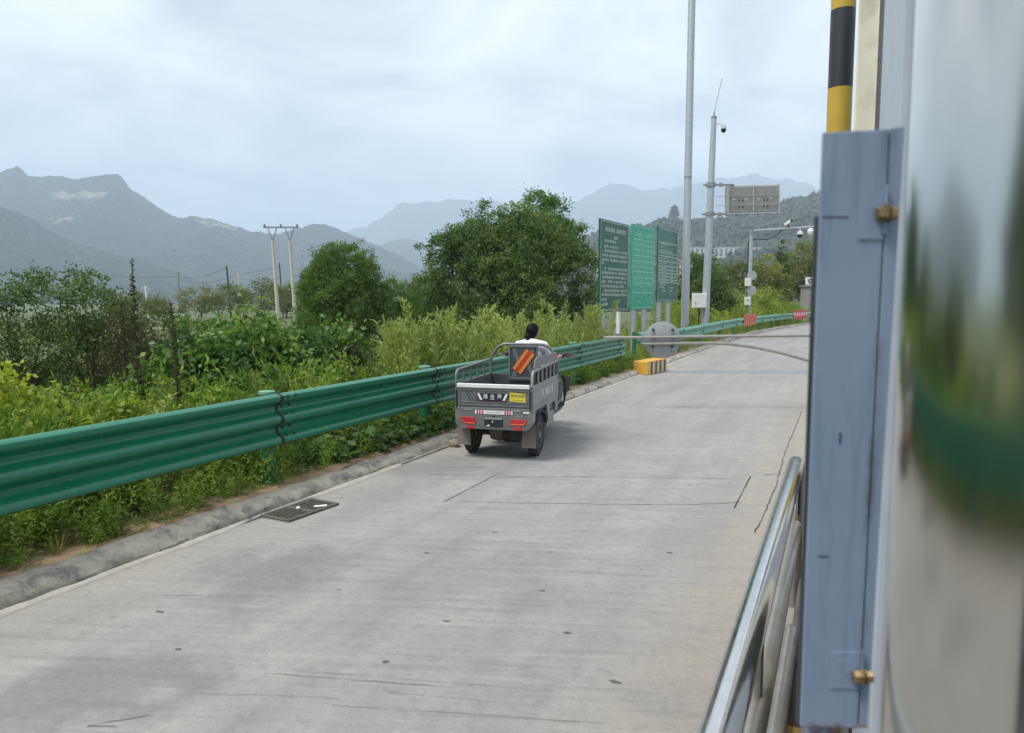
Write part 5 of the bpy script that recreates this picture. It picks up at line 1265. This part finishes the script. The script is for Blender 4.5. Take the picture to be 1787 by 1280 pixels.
# ------------------------------------------------------------------ vegetation
def unit(a): return a / (np.linalg.norm(a, axis=-1, keepdims=True) + 1e-9)
def leaf_quads(P, A, L, Wd, rng, fold=.10):
    A = unit(A); r = unit(rng.normal(size=A.shape)); B = unit(np.cross(A, r)); Nn = np.cross(A, B)
    L = L[:, None]; Wd = Wd[:, None]
    V = np.stack([P, P + A * L * .45 + B * Wd / 2 + Nn * L * fold, P + A * L, P + A * L * .45 - B * Wd / 2 + Nn * L * fold], 1)
    return V
def quads_idx(n): return np.arange(n * 4, dtype=np.int32).reshape(n, 4)

def crown(rng, lobes, nclump, per, cr, L, Wr=.5, droop=.15, flat=.75, tintvar=.5, shell=.55, up=-.55):
    """leaves gathered in clumps spread through the outer part of several ellipsoid lobes"""
    lo = np.array(lobes, float); area = lo[:, 3] * lo[:, 4] + lo[:, 3] * lo[:, 5]; pick = rng.choice(len(lo), nclump, p=area / area.sum())
    d = unit(rng.normal(size=(nclump * 3, 3))); d = d[d[:, 2] > up][:nclump]; 
    while len(d) < nclump: d = np.concatenate([d, unit(rng.normal(size=(nclump, 3)))])[:nclump]
    rr = shell + (1 - shell) * rng.random(nclump) ** .6
    rr *= 1 + .16 * rng.normal(size=nclump) * .6
    C = lo[pick, :3] + d * lo[pick, 3:6] * rr[:, None]
    C[:, 2] = np.maximum(C[:, 2], .1)
    cs = cr * rng.uniform(.6, 1.4, nclump)
    n = nclump * per; ci = np.repeat(np.arange(nclump), per)
    off = rng.normal(size=(n, 3)) * .55; off[:, 2] *= flat
    P = C[ci] + off * cs[ci][:, None]
    out = unit(P - lo[pick[ci], :3])
    A = .55 * out + .85 * rng.normal(size=(n, 3)) + np.array([0, 0, -droop])
    l = L * rng.uniform(.65, 1.3, n)
    V = leaf_quads(P, A, l, l * Wr, rng)
    ct = rng.normal(.48, .13, nclump) + (rng.normal(0, .17, len(lo)))[pick]; t = np.clip(ct[ci] + rng.normal(0, .16, n) , 0, 1)
    return V.reshape(-1, 3), np.repeat(t, 4), C
def boughs(lobes, n, r0, r1, seed, zf=.85, keep=.72):
    """rounded boughs set over the main lobes so that the crown shows light and dark masses"""
    rng = np.random.default_rng(seed); lo = np.array(lobes, float); a = lo[:, 3] * lo[:, 5]; pk = rng.choice(len(lo), n, p=a / a.sum())
    d = unit(rng.normal(size=(n * 4, 3))); d = d[d[:, 2] > -.35][:n]; pk = pk[:len(d)]; r = rng.uniform(r0, r1, len(d))
    C = lo[pk, :3] + d * np.maximum(lo[pk, 3:6] - r[:, None] * .75, .1)
    out = [(c[0], c[1], max(c[2], .25), q, q, q * zf) for c, q in zip(C, r)]
    return out + [(l[0], l[1], l[2], l[3] * keep, l[4] * keep, l[5] * keep) for l in lobes]
def tree(name, label, cat, base, lobes, nclump, per, cr, L, mat, seed, trunk=.16, group=None, nlimb=9, Wr=.5, droop=.15, shell=.55, h0=None, bark='bark', lean=(0, 0), partname='crown', up=-.55, flat=.75):
    rng = np.random.default_rng(seed); z0 = float(gz(base[0], base[1])) - .05
    o = thing(name, label, cat, (base[0], base[1], z0), 0, group)
    lobes = [(a[0] - base[0], a[1] - base[1], a[2] - z0) + tuple(a[3:]) for a in lobes]
    V, t, C = crown(rng, lobes, nclump, per, cr, L, Wr, droop, flat, shell=shell, up=up)
    np_obj(partname, V, quads_idx(len(V) // 4), mat, o, tint=t)
    top = max(l[2] + l[5] * .3 for l in lobes); h0 = h0 or top * .45
    fork = Vector((lean[0], lean[1], h0))
    MB().tube([(0, 0, -.2), (lean[0] * .4, lean[1] * .4, h0 * .5), fork], [trunk * 1.25, trunk, trunk * .8], 10).build('trunk', MT[bark], o, smooth=True)
    for k in range(nlimb):
        c = Vector(C[rng.integers(len(C))]); st_ = fork * rng.uniform(.55, 1.); mid = st_.lerp(c, .5) + Vector(rng.normal(size=3)) * .12 * (c - st_).length + Vector((0, 0, .08))
        MB().tube([st_, mid, c], [trunk * .5, trunk * .3, trunk * .1], 6).build('limb', MT[bark], o, smooth=True)
    return o

tree('broadleaf_tree', 'large spreading dark green tree behind the tricycle rider', 'tree', (-12.6, 27.2),
     boughs([(-12.6, 27.2, 3.2, 2.3, 2.3, 2.75), (-14.2, 26.5, 2.75, 1.8, 1.9, 2.45), (-10.8, 28.1, 2.7, 1.8, 1.9, 2.4), (-15.1, 26.1, 1.6, 1.2, 1.2, 1.5), (-9.8, 28.5, 1.5, 1.1, 1.2, 1.5), (-12.2, 25.8, 1.9, 2.4, 1.6, 1.9), (-12.6, 25.4, .7, 2.7, 1.2, 1.0), (-13.5, 26.9, 3.7, 1.7, 1.7, 1.75), (-11.6, 27.7, 3.7, 1.7, 1.7, 1.9)], 84, .5, .9, 5, .85, .97),
     1750, 56, .25, .11, MT['leaf_big'], 1, .24, nlimb=14)
tree('broadleaf_tree', 'lighter green tree top rising behind the large spreading tree', 'tree', (-12.3, 30.9),
     boughs([(-12.35, 30.7, 5.2, 1.25, 1.3, 1.45), (-11.5, 31.0, 4.2, 1.1, 1.1, 1.3), (-13.0, 30.5, 4.3, 1.0, 1.0, 1.1)], 16, .35, .7, 6), 260, 66, .26, .12, MT['leaf_back'], 2, .2)
tree('rounded_cypress', 'dense rounded evergreen tree between pylon and large tree', 'tree', (-15.5, 20.4),
     boughs([(-15.5, 20.4, 1.65, 1.5, 1.45, 2.15), (-15.55, 20.4, 2.45, 1.25, 1.2, 1.35), (-15.85, 20.2, 1.0, 1.35, 1.3, 1.75), (-14.95, 20.7, .9, 1.3, 1.3, 1.8)], 230, .20, .32, 7, 1.35, .97), 2000, 42, .14, .078, MT['leaf_round'], 3, .16, Wr=.36, droop=-.45, shell=.6)
tree('evergreen_shrub', 'smaller dark evergreen leaning against the rounded cypress', 'shrub', (-14.6, 22.4),
     boughs([(-14.7, 22.6, 1.1, .9, .9, 1.6), (-14.2, 22.3, .7, .85, .85, 1.3), (-13.5, 22.5, .4, .95, .9, 1.2), (-12.8, 22.9, .2, .9, .9, 1.1)], 34, .25, .5, 8, 1.2, .9), 380, 60, .17, .09, MT['leaf_round'], 4, .09, Wr=.4, droop=-.1)
tree('pale_shrub', 'pale hazy shrub seen between the cypress and large tree', 'shrub', (-30.8, 51.9), [(-30.8, 51.9, 1.8, 2.4, 2.0, 2.1), (-29.2, 52.4, 1.4, 1.6, 1.5, 1.6)], 110, 60, .5, .22, MT['leaf_far'], 5, .12)
# left foreground shrubs
tree('spindly_tree', 'thin branched dark leafy tree at the far left edge', 'tree', (-13.2, 8.2),
     [(-13.2, 8.4, 1.95, .75, .6, .5), (-13.9, 8.0, 1.35, .8, .7, .65), (-12.9, 8.6, 1.1, .8, .7, .6), (-13.8, 7.7, .5, 1.0, .8, .6)], 220, 46, .20, .075, MT['leaf_dark'], 6, .05, nlimb=16, Wr=.42, shell=.35, h0=.9)
tree('spindly_tree', 'dark leafy tree with forked trunk second from the left edge', 'tree', (-12.9, 9.2),
     [(-13.05, 9.4, 2.0, .55, .5, .48), (-12.6, 9.5, 1.5, .6, .6, .5), (-12.3, 9.6, 1.0, .7, .6, .5), (-13.2, 9.1, 1.2, .7, .6, .5), (-12.9, 9.0, .5, .9, .8, .5)], 220, 46, .19, .075, MT['leaf_dark'], 7, .05, nlimb=16, Wr=.42, shell=.35, h0=.85)
tree('withered_shrub', 'brownish half withered shrub right of the dark left trees', 'shrub', (-11.6, 9.0), [(-11.7, 9.0, .95, .65, .6, .85), (-11.2, 9.2, .7, .5, .5, .7), (-12.0, 8.8, .4, .7, .7, .6)], 150, 38, .18, .06, MT['leaf_brown'], 8, .03, nlimb=18, Wr=.4, shell=.2, h0=.4, bark='dry')
tree('sapling', 'small leaning sapling with curved bare stem beyond the withered shrub', 'shrub', (-13.6, 11.6), [(-13.7, 11.4, 1.45, .42, .4, .33), (-13.2, 11.6, 1.25, .4, .4, .3)], 34, 34, .16, .075, MT['leaf_dark'], 9, .035, nlimb=8, shell=.3, h0=.9)
def big_leaf(label, base, lobes, ncl, seed, L=.125):
    return tree('broadleaf_bush', label, 'bush', base, lobes, int(ncl * 1.35), 22, .24, L, MT['leaf_broad'], seed, .025, nlimb=9, Wr=.62, droop=.55, shell=.25, h0=.4, partname='foliage')
big_leaf('leafy green bush with large leaves, leftmost of the broadleaf row', (-9.5, 8.8), [(-9.5, 8.8, .75, .75, .7, .8), (-10.0, 8.6, .4, .6, .6, .6)], 130, 10)
big_leaf('tallest large leaved green bush in the broadleaf row', (-9.5, 9.9), [(-9.5, 9.9, .85, .80, .75, .88), (-9.0, 10.0, .5, .6, .6, .6)], 150, 11)
big_leaf('large leaved bush right of the tallest broadleaf bush', (-9.1, 10.7), [(-9.1, 10.7, .70, .62, .65, .76), (-8.8, 10.5, .3, .6, .6, .5)], 105, 12)
big_leaf('dark large leaved bush before the rounded cypress', (-8.9, 11.5), [(-8.85, 11.5, .80, .50, .5, .70), (-8.7, 11.2, .3, .6, .6, .5)], 90, 13)
def vine(label, base, lobes, ncl, seed):
    return tree('vine_bush', label, 'bush', base, lobes, int(ncl * 1.3), 26, .16, .078, MT['leaf_vine'], seed, .014, nlimb=8, Wr=.7, droop=.4, shell=.3, h0=.25, partname='foliage')
vine('bright yellow green vine bush in the lower left corner of the greenery', (-8.3, 5.0), [(-8.3, 5.0, .5, .45, .5, .66), (-8.6, 4.6, .4, .5, .5, .6), (-7.9, 4.8, .1, .6, .6, .5)], 130, 14)
vine('yellow green climbing bush right of the corner vine', (-7.7, 5.6), [(-7.7, 5.6, .3, .4, .45, .5), (-7.4, 5.4, .1, .5, .4, .4)], 85, 15)
vine('low yellow green vine patch behind the first rail post', (-7.2, 6.6), [(-7.2, 6.6, .2, .45, .6, .45), (-7.5, 7.3, .2, .5, .5, .5)], 85, 16)
# off to the left, mirrored in the booth panel
tree('broadleaf_tree', 'tall roadside tree left of the view mirrored in the booth', 'tree', (-10.5, .4), [(-10.5, .4, 3.4, 1.7, 1.6, 2.2), (-10.3, 1.3, 2.3, 1.4, 1.4, 1.6), (-10.8, -.8, 2.2, 1.5, 1.4, 1.6)], 160, 50, .4, .2, MT['leaf_big'], 17, .2)
# mid distance on the left
for k, (x, y, zt, r, lb) in enumerate(((-72, 66.3, 3.1, 2.6, 'pale shrub far left of the thin black pole'), (-72.5, 71.5, 3.6, 2.4, 'greyish shrub behind the thin black pole'), (-66.6, 70.9, 4.1, 2.7, 'yellowish round shrub below the pale concrete pole'), (-61, 69, 3.6, 2.4, 'green shrub just left of the double pylon'), (-56.0, 71.9, 2.9, 2.6, 'green shrub just right of the double pylon'), (-76, 61, 2.2, 2.5, 'low shrub at the left end of the far shrub row'))):
    tree('field_shrub', lb, 'shrub', (x, y), [(x, y, zt * .45, r, r, zt * .55 + .2), (x + r * .7, y + .4, zt * .3, r * .7, r * .7, zt * .5)], 80, 46, .6, .26, MT['leaf_far'], 30 + k, .1, nlimb=4)
# right distance
tree('dark_tree', 'dark green tree behind the tall mast and gantry pole', 'tree', (-7.9, 45.9), [(-7.9, 45.9, 2.4, 1.35, 1.3, 2.4), (-6.9, 46.4, 1.5, 1.0, 1.0, 1.5), (-8.7, 45.6, 1.6, 1.0, 1.0, 1.9)], 190, 60, .38, .17, MT['leaf_big'], 50, .14)
tree('olive_tree', 'olive green tree left of the camera pole', 'tree', (-7.8, 62.3), [(-7.8, 62.3, 2.5, 2.0, 1.8, 2.5), (-9.4, 61.6, 1.8, 1.6, 1.5, 2.0)], 150, 55, .5, .22, MT['leaf_olive'], 51, .12)
tree('olive_tree', 'olive brown tree right of the camera pole', 'tree', (-6.2, 65.1), [(-6.2, 65.1, 2.7, 1.7, 1.8, 2.7), (-5.2, 65.6, 1.9, 1.3, 1.3, 2.0)], 130, 55, .5, .22, MT['leaf_olive'], 52, .12)
tree('dark_conifer', 'dark narrow conifer beside the camera pole arm', 'tree', (-5.0, 70.0), [(-5.0, 70.0, 3.2, .85, .85, 3.2)], 90, 70, .35, .18, MT['leaf_dark'], 53, .12, droop=-.2)
tree('olive_tree', 'tall light olive tree beside the blue steel screen', 'tree', (-3.4, 78.5), [(-3.6, 78.4, 5.2, 2.2, 2.0, 2.6), (-1.6, 79.2, 4.0, 2.6, 2.2, 3.6), (-5.0, 77.6, 3.0, 1.6, 1.6, 2.4)], 210, 55, .55, .26, MT['leaf_olive'], 54, .16)
for k, (x, y, zt, r, lb) in enumerate(((-5.5, 52.4, 2.9, 1.5, 'yellow green bush right behind the camera pole'), (-5.9, 57.4, 2.8, 1.6, 'yellow green bush left of the kiosk'), (-6.9, 49.6, 2.2, 1.5, 'yellow green bush left of the camera pole foot'), (-8.9, 43.0, 1.9, 1.5, 'low yellow green bush by the gantry pole'), (-4.9, 63.5, 2.6, 1.5, 'yellow green bush in front of the kiosk'))):
    tree('roadside_bush', lb, 'bush', (x, y), [(x, y, zt * .42, r, r, zt * .56), (x + r * .6, y, zt * .25, r * .8, r * .8, zt * .4)], 90, 55, .36, .16, MT['leaf_yg'], 60 + k, .05, nlimb=4, Wr=.35, droop=-.3, shell=.3)

# ---- plant templates (leaf quads around the origin, height about 1)
def t_herb(rng):
    P, A, L = [], [], []
    for s in range(3):
        bx, by = rng.normal(0, .05, 2); lx, ly = rng.normal(0, .14, 2)
        for k in range(11):
            h = .08 + .92 * (k + rng.random()) / 11; a = rng.random() * 6.28; l = (.30 - .20 * h) * rng.uniform(.7, 1.2)
            o = np.array([bx + lx * h, by + ly * h, h * (1 - .1 * s)]); d = np.array([math.cos(a), math.sin(a), .55 + .5 * h])
            for q in range(5):
                p = o + d * l * (.2 + .8 * q / 4) * .85
                P.append(p); A.append(d * .5 + rng.normal(0, .55, 3)); L.append(rng.uniform(.06, .12))
    P, A, L = map(np.array, (P, A, L)); return leaf_quads(P, A, L, L * .34, rng)
def t_plume(rng):
    P, A, L = [], [], []
    lx, ly = rng.normal(0, .10, 2)
    for k in range(46):
        h = .12 + .88 * (k + rng.random()) / 46; a = rng.random() * 6.28; l = (.26 * (1.05 - h) + .04) * rng.uniform(.7, 1.2)
        o = np.array([lx * h * h, ly * h * h, h]); d = np.array([math.cos(a) * .62, math.sin(a) * .62, 1.])
        for q in range(4):
            P.append(o + d * l * q / 4 * .9); A.append(d + rng.normal(0, .45, 3)); L.append(rng.uniform(.045, .085))
    P, A, L = map(np.array, (P, A, L)); V = leaf_quads(P, A, L, L * .30, rng)
    hs_ = np.linspace(0, .92, 5); S = np.stack([lx * hs_ ** 2, ly * hs_ ** 2, hs_], 1)
    st_ = np.stack([np.stack([S[i] + [-.005, 0, 0], S[i] + [.005, 0, 0], S[i + 1] + [.004, 0, 0], S[i + 1] + [-.004, 0, 0]]) for i in range(4)])
    return np.concatenate([V, st_])
def t_broad(rng):
    n = 26; a = rng.random(n) * 6.28; h = rng.uniform(.15, .9, n); r = rng.uniform(.08, .5, n)
    P = np.stack([np.cos(a) * r, np.sin(a) * r, h * (1.1 - r * .7)], 1); A = np.stack([np.cos(a), np.sin(a), rng.uniform(-.5, .4, n)], 1)
    L = rng.uniform(.24, .42, n); return leaf_quads(P, A, L, L * .62, rng, .05)
def t_grass(rng):
    Q = []
    for k in range(18):
        a = rng.random() * 6.28; d = np.array([math.cos(a), math.sin(a), 0]); s = np.array([-d[1], d[0], 0]); b0 = d * rng.uniform(0, .10); h = rng.uniform(.5, 1.); o = rng.uniform(.08, .4)
        p = [b0, b0 + d * o * .3 + [0, 0, h * .55], b0 + d * o + [0, 0, h]]; w = .016
        Q.append([p[0] - s * w, p[0] + s * w, p[1] + s * w * .8, p[1] - s * w * .8]); Q.append([p[1] - s * w * .8, p[1] + s * w * .8, p[2] + s * w * .15, p[2] - s * w * .15])
    return np.array(Q)
def scatter(name, label, cat, fn, pts, hs, mat, seed, nt=5, wide=(.8, 1.2), tint=(.5, .2), tilt=.12):
    rng = np.random.default_rng(seed); T = [fn(rng) for _ in range(nt)]; Vs = []; ts = []
    idx = rng.integers(0, nt, len(pts)); z = gz(pts[:, 0], pts[:, 1]) - .02
    d_ = -4.52 - pts[:, 0]; z = np.where((d_ > .3) & (d_ < 2.2) & (pts[:, 1] < 33), np.maximum(z, .02 - .015 * d_), z)
    for k in range(nt):
        m = np.where(idx == k)[0]
        if not len(m): continue
        t = T[k]; nq = len(t); v = t.reshape(1, -1, 3) * np.ones((len(m), 1, 1))
        a = rng.random(len(m)) * 6.28; c, s = np.cos(a)[:, None], np.sin(a)[:, None]; w = rng.uniform(*wide, len(m))[:, None] * hs[m][:, None]
        x = (v[..., 0] * c - v[..., 1] * s) * w; y = (v[..., 0] * s + v[..., 1] * c) * w; zz_ = v[..., 2] * hs[m][:, None]
        x = x + zz_ * rng.normal(0, tilt, len(m))[:, None]; y = y + zz_ * rng.normal(0, tilt, len(m))[:, None]
        Vs.append(np.stack([x + pts[m, 0][:, None], y + pts[m, 1][:, None], zz_ + z[m][:, None]], -1).reshape(-1, 3))
        tt = np.clip(rng.normal(tint[0], tint[1], len(m))[:, None] + rng.normal(0, .14, (len(m), nq)), 0, 1); ts.append(np.repeat(tt, 4, axis=1).ravel())
    V = np.concatenate(Vs); o = np_obj(name, V, quads_idx(len(V) // 4), mat, tint=np.concatenate(ts))
    return tag(o, label, cat, kind='stuff')
def rect(rng, n, x0, x1, y0, y1, clump=0., cs=.6):
    p = np.stack([rng.uniform(x0, x1, n), rng.uniform(y0, y1, n)], 1)
    if clump:
        k = fbm(p[:, 0] / cs, p[:, 1] / cs, int(rng.integers(99)), 3); p = p[k > rng.normal(0, .25, n) - .25 + clump * .3]
    return p
def along(rng, n, o0, o1, y0, y1):
    E2 = [p for p in FINE_ALL if y0 < p[1] < y1]; i = rng.integers(1, len(E2) - 1, n); o = rng.uniform(o0, o1, n); out = []
    for k, d in zip(i, o):
        a, b_ = E2[k - 1], E2[k + 1]; tx, ty = b_[0] - a[0], b_[1] - a[1]; l = math.hypot(tx, ty)
        out.append((E2[k][0] - ty / l * d + rng.normal(0, .1), E2[k][1] + tx / l * d + rng.normal(0, .1)))
    return np.array(out)
FINE_ALL = refine(EDGE, .5)
rg = np.random.default_rng(21)
p = rect(rg, 1480, -6.2, -4.95, -1.5, 19.6); h = .20 + .36 * np.clip((-4.93 - p[:, 0]) / .8, 0, 1) ** .6; h *= rg.uniform(.7, 1.25, len(p))
scatter('roadside_weeds', 'fine dark green weeds growing under and behind the green guardrail', 'weeds', t_herb, p, h, MT['leaf_herb'], 31, wide=(.9, 1.5))
p = rect(rg, 1100, -10.5, -6.0, -.5, 12, .5, 1.0); h = rg.uniform(.5, 1.0, len(p)) * (1 + .35 * fbm(p[:, 0] / .8, p[:, 1] / .8, 77, 2))
scatter('tall_weeds', 'tall fine leaved weeds in the field behind the guardrail', 'weeds', t_herb, p, h, MT['leaf_herb'], 32, wide=(.6, 1.0), tint=(.5, .26), tilt=.2)
p = np.concatenate([rect(rg, 850, -8.8, -5.9, 8.6, 21, .7, .9), rect(rg, 60, -8.5, -6.2, 3, 8.6), rect(rg, 120, -11, -8.0, 15, 22, .5)]); p = p[(p[:, 1] < 8.6) | (p[:, 1] > 9.4 + (-p[:, 0] - 6) * 1.2)]; h = (.85 + .85 * rg.random(len(p)) ** 1.2) * (1 + .25 * fbm(p[:, 0] / 1.1, p[:, 1] / 1.1, 5, 2)); h[p[:, 1] < 8.6] *= .62
scatter('feathery_weeds', 'pale green feathery mugwort standing tall behind the guardrail', 'weeds', t_plume, p, h, MT['leaf_plume'], 33, nt=7, wide=(.8, 1.25), tilt=.10)
p = np.concatenate([rect(rg, 210, -5.7, -5.02, 6.3, 10.5), rect(rg, 90, -6.4, -5.1, 10.5, 18)]); h = rg.uniform(.2, .42, len(p))
scatter('broad_leaved_weeds', 'low glossy broad leaved weeds along the kerb near the tricycle', 'weeds', t_broad, p, h, MT['leaf_low'], 34)
p = np.concatenate([rect(rg, 900, -20, -6.5, 18, 40, .3, 2.), rect(rg, 900, -60, -9, 20, 72, .4, 5.)]); h = rg.uniform(.35, .85, len(p))
scatter('meadow_grass', 'yellowing long grass over the field beyond the trees', 'grass', t_grass, p, h, MT['leaf_dry'], 35, wide=(.9, 1.6))
p = np.concatenate([along(rg, 380, .9, 5.5, 21, 62), along(rg, 150, .8, 2.2, 24, 75)]); h = rg.uniform(.6, 1.5, len(p)); h[p[:, 1] < 35] *= .55
scatter('bank_weeds', 'tall yellow green weeds on the bank behind the far guardrail', 'weeds', t_plume, p, h, MT['leaf_yg'], 36, nt=6, wide=(1.1, 1.7))
p = along(rg, 430, .32, 1.3, 16, 66); h = rg.uniform(.18, .45, len(p))
scatter('verge_weeds', 'low green weeds on the verge before the far guardrail', 'weeds', t_herb, p, h, MT['leaf_herb'], 37, wide=(1., 1.7), tint=(.6, .2))
p = rect(rg, 380, -19, -10.5, 3, 17, .3, 1.6); h = rg.uniform(.5, 1.15, len(p))
scatter('field_weeds', 'dull green weeds filling the field under the left trees', 'weeds', t_herb, p, h, MT['leaf_dark'], 38, wide=(.9, 1.4))
p = np.concatenate([rect(rg, 150, -6.4, -5.0, -2, 19), rect(rg, 160, -9.5, -6.2, 0, 20)]); h = rg.uniform(.2, .75, len(p)) * np.clip((-4.7 - p[:, 0]) / 1.2, .35, 1)
scatter('dry_verge_grass', 'dry straw coloured grass tufts among the weeds by the guardrail', 'grass', t_grass, p, h, MT['leaf_dry'], 39, wide=(.9, 1.5))
p = rect(rg, 130, -5.04, -4.90, 0, 19); h = rg.uniform(.05, .16, len(p))
scatter('kerb_sprouts', 'small green sprouts on the soil strip behind the kerb', 'weeds', t_herb, p, h, MT['leaf_herb'], 40, wide=(1.2, 2.))
# tall dried stalks
def stalk(label, p, h, r, seed, lean):
    rng = np.random.default_rng(seed); z0 = float(gz(*p)); o = thing('dried_stalk', label, 'stalk', (p[0], p[1], z0))
    MB().tube([(0, 0, 0), (lean * .4, 0, h * .5), (lean, 0, h)], [.012, .009, .004], 6).build('stem', MT['dry'], o)
    n = int(h * 90); hh = rng.uniform(.35, 1., n); a = rng.random(n) * 6.28; P = np.stack([lean * hh, 0 * hh, hh * h], 1); A = np.stack([np.cos(a), np.sin(a), .4 + 0 * a], 1); L = (1.15 - hh) * r + .03
    V = leaf_quads(P, A, L, L * .5, rng); tag(np_obj('seed_heads', V.reshape(-1, 3), quads_idx(n), MT['leaf_dry2'], o, tint=np.repeat(rng.random(n), 4)), kind='stuff')
MT['leaf_dry2'] = leafmat('leaf_dried', [(.03, .03, .02), (.06, .055, .035), (.09, .08, .05)], .8)
stalk('tallest dried dark stalk standing above the left shrubs', (-8.82, 6.99), 2.7, .07, 1, -.03)
stalk('dried dark stalk right of the tallest stalk before the broadleaf bush', (-7.6, 6.6), 2.05, .06, 2, -.08)
stalk('thin dried stalk left of the tallest stalk', (-10.8, 8.3), 2.3, .06, 3, .02)
stalk('dried stalk in front of the rounded cypress', (-7.0, 9.4), 1.75, .07, 4, .03)

# ------------------------------------------------------------------ haze: the air of the valley
def haze():
    m = bpy.data.materials.new('haze_air'); m.use_nodes = True; nt = m.node_tree; nt.nodes.clear()
    out = nt.nodes.new('ShaderNodeOutputMaterial'); v = nt.nodes.new('ShaderNodeVolumePrincipled'); nt.links.new(v.outputs[0], out.inputs['Volume'])
    v.inputs['Color'].default_value = (.69, .83, 1., 1); v.inputs['Density'].default_value = HAZE; v.inputs['Anisotropy'].default_value = 0.
    o = MB().box((0, 0, 640), (24000, 24000, 1320)).build('haze', m); o['kind'] = 'stuff'; o['label'] = 'pale blue haze filling the valley air'; o['category'] = 'haze'
HAZE = 2.7e-4
haze()
